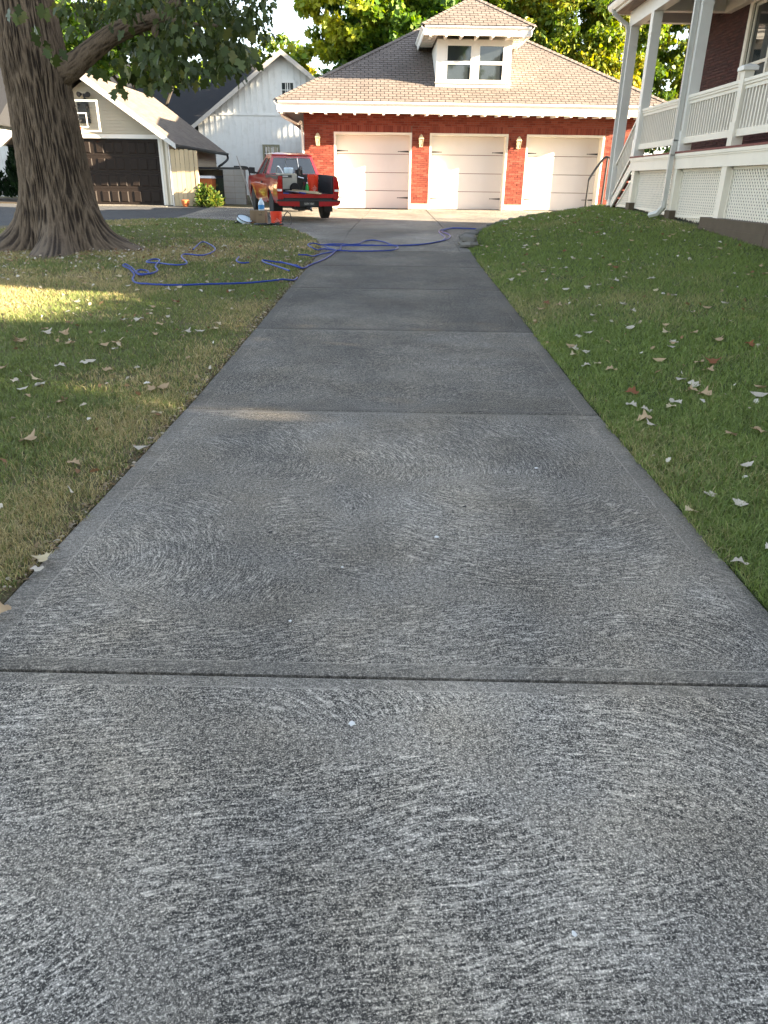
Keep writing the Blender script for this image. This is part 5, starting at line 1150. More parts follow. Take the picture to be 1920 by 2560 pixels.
# blue hoses
def hose(name, pp_, label, zoff=.012, lift=None):
    pts = []
    for i, (x, y) in enumerate(pp_):
        g = pixg(x, y, lambda X, Y: (zl(X, Y) + (.055 if X < aL(Y) - .05 else 0)) if X < 1.4 else zd(Y)); pts.append(g)
    sp = bez(pts, 10)
    for q in sp: q.z = (zl(q.x, q.y) + (.05 * min(1, max(0, (aL(q.y) - q.x) / .15)))) + zoff + random.uniform(0, .004)
    o = empty(name, sp[0], label=label, cat='hose', group='blue hose on drive and lawn')
    m = MB(); m.tube([q - sp[0] for q in sp], .0135, 7); m.build('hose', M['hosebl'], o, sm=True); return o
S_ = lambda L: [(700 + a / 3.072, 500 + b / 3.072) for a, b in L]
L_ = lambda L: [(a / 1.728, 500 + b / 1.728) for a, b in L]
hose('blue_hose', S_([(1560, 226), (1440, 222), (1330, 218), (1260, 228), (1220, 245), (1240, 268), (1268, 292), (1240, 318), (1180, 332), (1080, 345), (960, 352), (850, 354), (720, 352), (600, 350), (480, 344), (360, 345), (345, 358), (390, 378), (425, 392), (395, 425), (330, 465), (240, 500), (160, 514), (80, 500), (0, 478)]), 'blue hose winding across the drive to the stone edging, nearer strand')
hose('blue_hose', S_([(1560, 230), (1430, 226), (1320, 224), (1262, 236), (1245, 250), (1290, 268), (1308, 284), (1285, 308), (1200, 330), (1060, 352), (920, 356), (860, 352), (800, 330), (720, 316), (650, 322), (600, 345), (500, 352), (470, 362), (465, 385), (420, 402), (330, 420), (230, 426), (140, 428)]), 'blue hose crossing the drive with an arching loop in its middle', .02)
hose('blue_hose', S_([(905, 372), (900, 384), (850, 398), (700, 404), (560, 404), (440, 398), (340, 388), (260, 375), (215, 355), (240, 343), (330, 356), (450, 362), (620, 362), (800, 360), (890, 364), (905, 372)]), 'closed loop of blue hose lying across the drive edge', .028)
hose('blue_hose', L_([(1285, 340), (1260, 355), (1150, 354), (1040, 362), (900, 366), (760, 370), (650, 366), (590, 360), (573, 345), (580, 325), (560, 300), (532, 286), (545, 280), (575, 300), (600, 325), (640, 320), (635, 308), (600, 305), (588, 318), (640, 322), (680, 308), (672, 288), (690, 262), (660, 258), (634, 270), (690, 275), (760, 283), (808, 275), (785, 248), (800, 236), (880, 240), (930, 215), (900, 190), (870, 184), (835, 215)]), 'tangled blue hose snaking over the left lawn')
hose('blue_hose', L_([(1300, 288), (1230, 275), (1180, 268), (1135, 262), (1145, 272), (1200, 290), (1250, 308)]), 'short loop of blue hose on the grass beside the drive')
hose('blue_hose', L_([(1075, 272), (1045, 274), (1022, 265), (1032, 248)]), 'small end of blue hose half hidden in the left lawn')
# stones edging the right lawn
def rock(w_, d_, h, seed):
    m = MB(); n, r_ = 10, 6; vs = []
    for j in range(r_ + 1):
        th = math.pi * j / r_
        for k in range(n):
            a = 2 * math.pi * k / n; v = Vector((math.sin(th) * math.cos(a), math.sin(th) * math.sin(a), math.cos(th)))
            v = Vector([math.copysign(abs(t) ** .55, t) for t in v]); f = 1 + .28 * noise.noise(v * 1.4 + Vector((seed, 0, 0)))
            vs.append((v.x * w_ / 2 * f, v.y * d_ / 2 * f, v.z * h / 2 * f))
    return m.add(vs, [(j * n + k, (j + 1) * n + k, (j + 1) * n + (k + 1) % n, j * n + (k + 1) % n) for j in range(r_) for k in range(n)])
edge = [(LAWN_RB[1][i], LAWN_RB[0][i]) for i in range(1, 8)]; EP = bez([(x, y, 0) for x, y in edge], 40); cum = 0; nxt = 0; prev = EP[0]; k = 0
places = []
for q in EP:
    cum += (q - prev).length; prev = q
    if cum >= nxt and q.x < 6.5: places.append(q.copy()); nxt = cum + random.uniform(.26, .42)
ORD = 'first second third fourth fifth sixth seventh eighth ninth tenth eleventh twelfth thirteenth fourteenth fifteenth sixteenth seventeenth eighteenth nineteenth twentieth'.split() + ['twenty-' + n for n in 'first second third fourth fifth sixth seventh eighth ninth'.split()]
for k, q in enumerate(places):
    top = float(zright(q.x, q.y)); bot = float(zd(q.y)); lay = max(1, int(round((top - bot) / .14)))
    for l in range(lay + (1 if k < 2 else 0)):
        w_ = random.uniform(.28, .46); h = max(.13, (top - bot) / lay * 1.25) if lay else .15
        z = bot + h * .42 + l * (top - bot) / lay + (.12 if l == lay else 0)
        lv = 'only' if lay == 1 and k > 1 else ('bottom' if l == 0 else ('top' if l == lay - 1 + (k < 2) else 'middle'))
        me = rock(w_, random.uniform(.22, .34), h, random.uniform(0, 50)).mesh('edging_stone', M['stone']); smooth(me, 28)
        tag(link('edging_stone', me, None, (q.x + random.uniform(-.03, .02), q.y + random.uniform(-.03, .03), z), (random.uniform(-.08, .08), random.uniform(-.08, .08), random.uniform(0, 3))), f'rough grey {lv + " " if lv != "only" else ""}edging stone, {ORD[k]} place from the near corner of the right lawn', 'stone', 'stones edging the right lawn')
# ------------------------------------------------------------------ foliage helpers
def unit(a): return a / np.maximum(np.linalg.norm(a, axis=1, keepdims=True), 1e-9)
def leafmesh(name, pos, dirs, nrm, size, col, shape, mat, curl=.25):
    N, k = len(pos), len(shape); d = unit(dirs); s = unit(np.cross(nrm, d)); n = np.cross(d, s)
    sh = np.asarray(shape); u, v = sh[:, 0], sh[:, 1]
    V = pos[:, None] + size[:, None, None] * (u[None, :, None] * d[:, None] + v[None, :, None] * s[:, None] - (curl * (u ** 2) * .6 - .5 * curl * np.abs(v))[None, :, None] * n[:, None])
    return npmesh(name, V.reshape(-1, 3), np.arange(N * k), np.arange(0, N * k, k), mat, np.repeat(col, k, axis=0))
def oak_shape(n=9, w=.30):
    t = np.linspace(0, 1, n + 1)[1:-1]; h = w * np.sin(np.pi * t ** .8) * (1 + .38 * np.sin(2 * np.pi * 3 * t + .6))
    return [(0, .0)] + [(a, b) for a, b in zip(t, h)] + [(1, 0)] + [(a, -b) for a, b in zip(t[::-1], h[::-1])]
MAPLE = [(0, 0), (.25, .38), (.45, .26), (.75, .42), (.72, .18), (1, 0), (.72, -.18), (.75, -.42), (.45, -.26), (.25, -.38)]
SIMPLE = [(0, 0), (.35, .27), (.7, .22), (1, 0), (.7, -.22), (.35, -.27)]
def vnoise(x, y, sc, seed):
    g = np.random.default_rng(seed).random((64, 64)); x, y = np.asarray(x) * sc, np.asarray(y) * sc
    i, j = np.floor(x).astype(int), np.floor(y).astype(int); fx, fy = x - i, y - j; fx, fy = fx * fx * (3 - 2 * fx), fy * fy * (3 - 2 * fy)
    G = lambda a, b: g[a % 64, b % 64]
    return (G(i, j) * (1 - fx) + G(i + 1, j) * fx) * (1 - fy) + (G(i, j + 1) * (1 - fx) + G(i + 1, j + 1) * fx) * fy
def crown(clumps, n, r0=.55):
    """leaf positions: shells of many small puffs gathered in the given ellipsoids, gaps left between"""
    vol = np.array([c[3] * c[4] * c[5] for c in clumps]); pr = vol / vol.sum(); P = []
    for c, p in zip(clumps, pr):
        m_ = int(n * p); K = max(6, int(m_ / 110)); d = unit(rng.normal(size=(K, 3))); rad = r0 + (1 - r0) * rng.random((K, 1)) ** .6
        pc = np.array(c[:3]) + d * rad * np.array(c[3:6]); ps = rng.uniform(.28, .62, K) * (np.mean(c[3:6]) / 3.0) ** .5
        idx = rng.integers(0, K, m_); dd = unit(rng.normal(size=(m_, 3))); rr = rng.random((m_, 1)) ** .45
        P.append(pc[idx] + dd * rr * ps[idx][:, None] * np.array([1.35, 1.35, .8]))
    return np.concatenate(P)
def tree(name, base, h, tr, clumps, n, size, cols, label, shape=SIMPLE, mat='leaf', limbs=6, lean=(0, 0), colsc=.22):
    o = empty(name, base, label=label, cat='tree', group='trees behind the garages')
    B = Vector(base); top = Vector((lean[0], lean[1], h))
    m = MB(); m.tube(bez([(0, 0, -.2), (lean[0] * .2, lean[1] * .2, h * .3), (lean[0] * .6, lean[1] * .6, h * .65), top], 6), list(np.linspace(tr, tr * .3, 19)), 10); m.build('trunk', M['bark2'], o, sm=50)
    cl = sorted(clumps, key=lambda c: -c[3] * c[4] * c[5])[:limbs]
    for c in cl:
        e_ = Vector(c[:3]) - B; s_ = Vector((lean[0] * .4, lean[1] * .4, h * random.uniform(.3, .55)))
        m = MB(); m.tube(bez([s_, s_.lerp(e_, .45) + Vector((0, 0, -.3)), e_], 5), list(np.linspace(tr * .42, .04, 11)), 7); m.build('limb', M['bark2'], o, sm=50)
    P = crown(clumps, n) - np.array(base); N = len(P)
    nr = unit(rng.normal(size=(N, 3)) + np.array([.3, -.3, .9])); dr = unit(rng.normal(size=(N, 3)) + np.array([0, 0, -.5]))
    f = vnoise(P[:, 0] + P[:, 1] * .7, P[:, 2] + P[:, 1] * .4, colsc * 2, 5) * .75 + rng.random(N) * .35
    f = np.clip((f - .25) * 1.5, 0, 1); c = np.array(cols); q = f * (len(c) - 1); i = np.clip(q.astype(int), 0, len(c) - 2); t = (q - i)[:, None]
    C = (c[i] * (1 - t) + c[i + 1] * t) * rng.uniform(.75, 1.25, (N, 1))
    me = leafmesh('crown', P, dr, nr, rng.uniform(.55, 1.4, N) * size, C, shape, M[mat]); tag(link('crown', me, o), kind='stuff'); return o
GRN = [(.030, .075, .014), (.050, .11, .018), (.085, .15, .022), (.16, .20, .025)]
LIME = [(.040, .095, .014), (.09, .17, .018), (.22, .28, .025), (.36, .36, .035)]
YEL = [(.055, .11, .018), (.15, .20, .022), (.32, .29, .03), (.42, .32, .05)]
tree('maple_tree', (.8, 47, .95), 9.5, .42, [(-4.4, 46, 7.4, 2.3, 2.2, 1.8), (-2.4, 45.5, 9.6, 2.7, 2.6, 2.6), (-4.6, 46, 11.6, 1.8, 2.0, 1.8), (.2, 45, 9.2, 2.8, 2.6, 2.4), (1.2, 47, 11.5, 3.6, 3.2, 2.8), (4.2, 46.5, 9.9, 3.0, 2.6, 2.6), (-1.2, 44.6, 7.6, 2.4, 1.8, 1.6), (4.6, 47, 12.5, 3, 3, 2.4), (-1.5, 47, 13, 3.2, 3, 2.4), (1.5, 46.5, 7.4, 2.6, 2, 1.6)],
     52000, .29, LIME, 'large maple behind the left slope of the garage roof', MAPLE)
tree('maple_tree', (8.6, 46, .95), 9.0, .38, [(6.8, 45, 8.0, 2.4, 2.2, 2.3), (9.2, 45, 9.4, 2.8, 2.4, 2.6), (11.6, 45.5, 7.6, 2.4, 2.2, 2.6), (8.2, 46, 11.8, 3.0, 2.6, 2.4), (12.2, 46.5, 10.2, 2.2, 2.2, 2.2), (10.0, 44.4, 6.3, 2.4, 1.8, 1.7), (6.6, 45.6, 5.6, 2.0, 1.8, 1.8)],
     60000, .22, YEL, 'yellowing tree behind the right slope of the garage roof', SIMPLE)
tree('maple_tree', (17.2, 50, 1.0), 8.0, .32, [(15.6, 49, 6.2, 2.4, 2.2, 2.6), (18.6, 49.5, 7.4, 2.2, 2.0, 2.2), (16.2, 50, 9.4, 1.9, 1.9, 1.7), (20.5, 50, 5.2, 2.2, 2.0, 2.2)], 24000, .27, YEL, 'pale yellow tree seen between the porch columns')
tree('evergreen_tree', (15.2, 43, .9), 4.0, .25, [(14.6, 42.5, 3.0, 1.9, 1.6, 1.9), (16.6, 43, 3.6, 1.7, 1.6, 1.9)], 9000, .2, [(.012, .035, .010), (.022, .055, .014), (.03, .07, .016)], 'low dark green tree seen just above the porch rail', limbs=2)
tree('maple_tree', (-13.4, 44, .85), 8.5, .34, [(-14.6, 43.4, 8.0, 2.4, 2.2, 1.7), (-11.2, 43.6, 7.6, 2.2, 2.2, 1.5), (-12.8, 44, 9.6, 3.2, 2.6, 2.2), (-16.6, 44, 8.4, 2.4, 2.4, 2.2)], 16000, .27, LIME, 'tree with a forked trunk behind the beige garage, under the oak branches', MAPLE)
tree('maple_tree', (-11.0, 70, 1.0), 8, .35, [(-13.0, 70, 7.6, 3.2, 3, 2.6), (-8.2, 70, 8.0, 3.0, 3, 2.8), (-10.6, 70, 10.5, 3.0, 3, 2.2)], 9000, .36, YEL, 'distant pale yellow tree above the barn roof')
tree('maple_tree', (-25.5, 52, 1.0), 8, .35, [(-25.0, 51, 8.4, 3.2, 3, 2.8), (-28.2, 52, 7.0, 3.0, 3, 2.8), (-22.5, 52, 10.5, 3.0, 3, 2.4)], 10000, .3, GRN, 'green tree at the far left behind the oak trunk')
tree('maple_tree', (-1.5, 56, 1.0), 10, .4, [(-3.6, 55, 6.5, 2.6, 2.2, 2.4), (-1.0, 55.5, 9.0, 3.0, 2.6, 2.6), (1.6, 55.5, 6.4, 2.6, 2.2, 2.4), (-3.0, 56, 10.6, 2.4, 2.4, 2.0), (1.2, 56, 11.6, 2.8, 2.6, 2.2)], 16000, .34, GRN, 'dark green shade tree added behind the large maple and the barn')  # added so its crown keeps the sun off the dark roofed house
# street trees behind the camera: they show in the window glass
for bx_, by_, lb in ((-9, -17, 'tall street tree behind the viewer, left of the drive'), (5.5, -19, 'tall street tree behind the viewer, right of the drive')):
    tree('street_tree', (bx_, by_, 0), 15, .5, [(bx_ - 3, by_, 8.5, 4, 3.5, 3.5), (bx_ + 3, by_ + .5, 9.4, 4, 3.5, 3.6), (bx_, by_, 13.8, 4.5, 4, 3.4), (bx_ + 1, by_, 17, 3, 3, 2.4)], 9000, .62, GRN, lb)
# dense tree added out of view to the right, which keeps the low sun off the barn
tree('barn_shade_tree', (17.5, 34.6, .8), 10, .45, [(17.0, 34.2, 5.4, 3, 2.4, 2.4), (18.0, 35.6, 8.0, 3, 2.6, 2.4), (17.2, 33.4, 8.6, 2.8, 2.2, 2.2), (17.6, 34.8, 11.4, 3, 3, 2.2), (19, 34, 3.4, 2.6, 2.2, 2)], 20000, .36, GRN, 'dense green shade tree added unseen behind the brick house')
# hedges added out of view on the right to shape the sun patches
def hedge(loc, dx, dy, h, n, size, label, loose=0, top=0):
    o = empty('hedge', loc, label=label, cat='hedge')
    P = rng.uniform([-dx, -dy, 0], [dx, dy, h], (n, 3))
    if loose: P = np.concatenate([P, rng.uniform([-dx, -dy, h * .9], [dx, dy, top], (loose, 3))]); n += loose
    me = leafmesh('foliage', P, rng.normal(size=P.shape), rng.normal(size=P.shape), rng.uniform(.7, 1.3, n) * size, np.tile((.03, .07, .015), (n, 1)) * rng.uniform(.7, 1.3, (n, 1)), SIMPLE, M['leaf']); tag(link('foliage', me, o), kind='stuff')
    m = MB()
    for k in range(4): m.tube([(0, dy * (-.75 + k * .5), -.15), (.05, dy * (-.75 + k * .5), h * .7)], .04, 6)
    m.build('stems', M['bark2'], o)
hedge((9.6, 5.3, .3), .5, 1.75, 3.7, 18000, .14, 'clipped hedge added unseen between the two houses to cut the sun on the left lawn')
hedge((13.5, 2.75, .2), .6, .87, 7.6, 14000, .2, 'tall hedge added beside the unseen house to shade the lawns')
hedge((13.5, 1.4, .1), .5, .47, 3.9, 5200, .13, 'low hedge added at the unseen house corner to thin the sun band on the drive', 1500, 6.0)
# round bush by the fence, evergreens at the left
def bush(loc, rx, ry, h, n, size, cols, label, cone=False, name='bush'):
    o = empty(name, loc, label=label, cat='bush' if not cone else 'evergreen')
    d = unit(rng.normal(size=(n, 3))); d[:, 2] = np.abs(d[:, 2]) if not cone else d[:, 2]
    if cone:
        t = rng.random(n) ** .8; a = rng.uniform(0, 2 * np.pi, n); r = (1 - t) ** .8 * (.75 + .35 * rng.random(n)) * (.8 + .3 * np.sin(a * 5 + t * 20)); P = np.stack([np.cos(a) * r * rx, np.sin(a) * r * ry, .05 + t * h], 1)
        dr = np.stack([np.cos(a) * .5, np.sin(a) * .5, np.ones(n)], 1) + rng.normal(size=(n, 3)) * .25; nr = np.stack([np.cos(a), np.sin(a), np.full(n, .2)], 1) + rng.normal(size=(n, 3)) * .5
    else:
        K = 34; pc = unit(rng.normal(size=(K, 3))); pc[:, 2] = np.abs(pc[:, 2]); pc *= rng.uniform(.45, .95, (K, 1)); idx = rng.integers(0, K, n)
        P = (pc[idx] + rng.normal(size=(n, 3)) * .14) * np.array([rx, ry, h * .9]); P[:, 2] = np.abs(P[:, 2]) + .03
        dr = P / np.array([rx, ry, h]) + rng.normal(size=(n, 3)) * .6; nr = rng.normal(size=(n, 3)) + np.array([0, 0, 1.0])
    C = np.array(cols)[rng.integers(0, len(cols), n)] * rng.uniform(.75, 1.25, (n, 1))
    tag(link('foliage', leafmesh('foliage', P, dr, nr, rng.uniform(.7, 1.3, n) * size, C, SIMPLE, M['leaf']), o), kind='stuff')
    m = MB()
    for k in range(5): a = k * 1.3; m.tube([(0, 0, -.05), (math.cos(a) * rx * .35, math.sin(a) * ry * .35, h * .55)] if not cone else [(.02 * k, 0, -.05), (.02 * k - .04, 0, h * .8)], .018, 5)
    m.build('stems', M['bark2'], o)
bush((-6.82, 27.95, .70), .47, .40, .66, 1500, .11, [(.05, .10, .02), (.10, .15, .03), (.20, .22, .05)], 'round yellow-green bush in front of the short board fence')
bush((-15.9, 30.3, .78), .75, .7, 2.25, 5200, .16, [(.008, .022, .008), (.014, .034, .010)], 'dark columnar evergreen at the left edge of the picture', True, 'evergreen_shrub')
bush((-14.35, 30.2, .78), .70, .7, 2.35, 5200, .16, [(.008, .022, .008), (.014, .034, .010)], 'dark columnar evergreen next to the oak trunk', True, 'evergreen_shrub')

# ------------------------------------------------------------------ the old oak
OX, OY = -6.5, 15.15; OZ = float(zleft(OX, OY))
oak = empty('oak_tree', (OX, OY, OZ), label='massive oak with deeply furrowed bark and one low limb on the left lawn', cat='tree')
def bark_tube(cent, rad, z0, z1, na, nz, flare, amp, off):
    V = []; Rg = []
    for j in range(nz):
        t = j / (nz - 1); t = t ** 1.25; z = z0 + (z1 - z0) * t; c = cent(z); r = rad(z)
        for k in range(na):
            a = 2 * math.pi * k / na; rr = r
            if flare:
                f = max(0, 1 - z / 1.25); f2 = max(0, 1 - z / .55)
                rr += f * f * (.28 + .22 * math.cos(a * 5 + .9) + .10 * math.cos(a * 3 + 2.0)) + f2 ** 3 * .26 * (1 + .9 * math.cos(a * 5 + .9))
            u = a * 6.2; q = Vector((math.cos(a) * 4.6, math.sin(a) * 4.6, z * .85 + off))
            wv = noise.noise(Vector((math.cos(a) * 2, math.sin(a) * 2, z * .5))) * 1.6
            n1 = noise.noise(Vector((math.cos(a + wv * .05) * 17, math.sin(a + wv * .05) * 17, z * 2.4 + off)))
            n2 = noise.noise(Vector((math.cos(a) * 24, math.sin(a) * 24, z * 7 + off)))
            rg = 1 - abs(n1) * 3.4; rg = max(-.9, rg) * .75 + .6 * n2
            V.append((c.x + math.cos(a) * (rr + amp * rg), c.y + math.sin(a) * (rr + amp * rg), z)); Rg.append(max(0, min(1, .5 + .5 * rg)))
    F = [(j * na + k, j * na + (k + 1) % na, (j + 1) * na + (k + 1) % na, (j + 1) * na + k) for j in range(nz - 1) for k in range(na)]
    return V, F, Rg
V, F, Rg = bark_tube(lambda z: Vector((-.06 - .018 * z, -.01 * z, 0)), lambda z: float(np.interp(z, [0, .9, 1.6, 2.6, 3.1, 3.6, 4.5, 7.5], [.70, .655, .61, .55, .56, .53, .46, .30])), -.12, 7.5, 600, 300, True, .028, 0)
me = bpy.data.meshes.new('trunk'); me.from_pydata(V, [], F); me.materials.append(M['bark']); at = me.attributes.new('ridge', 'FLOAT', 'POINT'); at.data.foreach_set('value', Rg); me.update(); me.polygons.foreach_set('use_smooth', [True] * len(F)); link('trunk', me, oak)
def limb(pts, rads, name='limb', na=56):
    sp = bez(pts, 14); n = len(sp); rr = np.interp(np.linspace(0, 1, n), np.linspace(0, 1, len(rads)), rads); V = []; Rg = []; ref = Vector((0, 1, 0))
    for i, p in enumerate(sp):
        d = (sp[min(i + 1, n - 1)] - sp[max(i - 1, 0)]).normalized(); x = d.cross(ref).normalized(); y = x.cross(d).normalized()
        for k in range(na):
            a = 2 * math.pi * k / na; n1 = noise.noise(Vector((math.cos(a) * 4, math.sin(a) * 4, i * .16))); rg = 1 - abs(n1) * 2.4; r = rr[i] + .012 * rg * min(1, rr[i] / .1); V.append(p + (x * math.cos(a) + y * math.sin(a)) * r); Rg.append(max(0, min(1, .5 + .5 * rg)))
    F = [(i * na + k, i * na + (k + 1) % na, (i + 1) * na + (k + 1) % na, (i + 1) * na + k) for i in range(n - 1) for k in range(na)]
    me = bpy.data.meshes.new(name); me.from_pydata([tuple(v) for v in V], [], F); me.materials.append(M['bark']); at = me.attributes.new('ridge', 'FLOAT', 'POINT'); at.data.foreach_set('value', Rg); me.update(); me.polygons.foreach_set('use_smooth', [True] * len(F)); return link(name, me, oak)
def O(px, py, Y): p = pix(px, py, Y); return Vector((p.x - OX, p.y - OY, p.z - OZ))
limb([O(120, 190, 15.1), O(172, 172, 15.1), O(225, 130, 15.1), O(280, 88, 15.1), O(345, 58, 15.2), O(400, 40, 15.3), O(440, 0, 15.5), O(480, -90, 16)], [.30, .20, .165, .155, .145, .13, .12, .09])
limb([O(385, 45, 15.25), O(388, 80, 15.2), O(384, 120, 15.1)], [.085, .06, .02], 'branch', 20)
limb([O(395, 40, 15.3), O(470, 60, 15.2), O(540, 65, 15.0), O(590, 95, 14.8)], [.06, .04, .025, .01], 'branch', 16)
limb([O(340, 60, 15.2), O(370, 110, 15.6), O(420, 130, 16.0), O(470, 125, 16.4)], [.05, .035, .02, .008], 'branch', 16)
limb([(0, 0, 5.2), (1.2, -.8, 6.6), (2.4, -1.6, 7.4), (3.6, -2.0, 7.9)], [.3, .22, .15, .05]); limb([(-.1, 0, 5.8), (-1.6, .6, 7.2), (-3.0, .8, 8.2)], [.28, .18, .05]); limb([(0, .2, 6.2), (.8, 1.8, 7.8), (1.4, 3.2, 8.8)], [.26, .16, .05])
# leaves: hanging sprays in the lower canopy, looser mass above
OS = oak_shape(9); NL = 0
def sprays(cent, per, spread, droop=.8):
    K = len(cent); P = np.repeat(cent, per, axis=0); n = len(P); a = rng.uniform(0, 2 * np.pi, n); out = np.stack([np.cos(a), np.sin(a), rng.uniform(-.9, .15, n)], 1)
    P = P + out * rng.uniform(.02, spread, (n, 1)); dr = out + np.array([0, 0, -droop]) + rng.normal(size=(n, 3)) * .25; nr = np.stack([np.cos(a) * .5, np.sin(a) * .5 - .35, np.full(n, .6)], 1) + rng.normal(size=(n, 3)) * .4
    return P, dr, nr
# outline of the lower canopy in the photograph: lowest leaf pixel for each column
ENV = ([150, 200, 235, 262, 300, 330, 375, 420, 465, 500, 540, 590, 625, 650, 662], [60, 95, 120, 150, 178, 215, 225, 205, 222, 235, 215, 190, 165, 120, 40])
cands = []
while len(cands) < 640:
    px = random.uniform(150, 662); py = random.uniform(-160, 235); Y = random.uniform(12.6, 18.2)
    lim = np.interp(px, *ENV) - 8 - random.random() ** 2 * 40
    if py > lim: continue
    if px < 235 and random.random() < .72: continue
    if 175 < px < 330 and 60 < py < 190 and random.random() < .66: continue         # sky gap above the limb
    if px < 400 and Y < 15.6 and abs(py - np.interp(px, [120, 172, 225, 280, 345, 400], [190, 172, 130, 88, 58, 40])) < 34: continue     # the limb stays in view
    if 215 < px < 350 and py > np.interp(px, [215, 280, 350], [150, 100, 75]) and random.random() < .6: continue
    g = noise.noise(Vector((px * .013, py * .016, Y * .5)))
    if g < .0: continue
    cands.append(O(px, py, Y))
C0 = np.array([tuple(c) for c in cands]); P, dr, nr = sprays(C0, 8, .24)
oc = np.array([(.034, .052, .014), (.050, .072, .020), (.075, .098, .030), (.12, .13, .035)])
col = oc[rng.choice(4, len(P), p=[.36, .36, .2, .08])] * rng.uniform(.75, 1.25, (len(P), 1)) * 1.15; sz = rng.uniform(.09, .18, len(P))
tag(link('foliage', leafmesh('foliage', P, dr, nr, sz, col, OS, M['oakleaf'], .3), oak), kind='stuff')
U = crown([(x - OX, y - OY, z - OZ, a, b, c) for x, y, z, a, b, c in ((-6.5, 15, 9.0, 4.0, 3.8, 2.2), (-3.6, 14.5, 7.4, 2.4, 2.6, 1.5), (-9.6, 15.4, 7.6, 2.6, 2.6, 1.7), (-6.0, 18.2, 7.6, 2.8, 2.2, 1.7), (-6.5, 12.4, 7.8, 2.6, 1.8, 1.4))], 9000, .3)
tag(link('upper_foliage', leafmesh('upper_foliage', U, rng.normal(size=U.shape) + np.array([0, 0, -.5]), rng.normal(size=U.shape) + np.array([0, 0, .8]), rng.uniform(.18, .28, len(U)), oc[rng.choice(4, len(U))] * rng.uniform(.75, 1.25, (len(U), 1)), SIMPLE, M['oakleaf']), oak), kind='stuff')
# the nearest single leaves, each its own piece
lm = []
for k in range(6):
    f = oak_shape(13, .30 + .02 * (k % 3)); c = np.array([oc[k % 4] * (1.0 + .15 * (k % 3))]); me = leafmesh('leaf', np.zeros((1, 3)), np.array([[0., 0, -1]]), np.array([[0., -1, .2]]), np.array([1.0]), c, f, M['oakleaf'], .18 + .06 * k); lm.append(me)
near = [(48, 10), (22, 20), (40, 32), (62, 28), (86, 62), (96, 68), (82, 82), (110, 122), (118, 112), (128, 132), (150, 122), (142, 135), (112, 100), (105, 8), (120, 20), (135, 4), (236, 165), (246, 172), (228, 168), (300, 205), (306, 220), (290, 212), (320, 226), (285, 222), (312, 196), (395, 10), (415, 8), (480, 50), (520, 20), (560, 44), (590, 50), (612, 60)]
for i in range(150):
    if i < len(near): px, py = near[i]; Y = random.uniform(13.3, 13.9)
    else:
        px = random.uniform(300, 640); py = np.interp(px, *ENV) - 30 - random.random() ** 1.5 * 110; Y = random.uniform(13.0, 14.2)
    p = O(px, py, Y); link('leaf', lm[i % 6], oak, p, (random.uniform(-.7, .5), random.uniform(-.7, .7), random.uniform(-1.0, 1.0)), [random.uniform(.17, .24)] * 3)

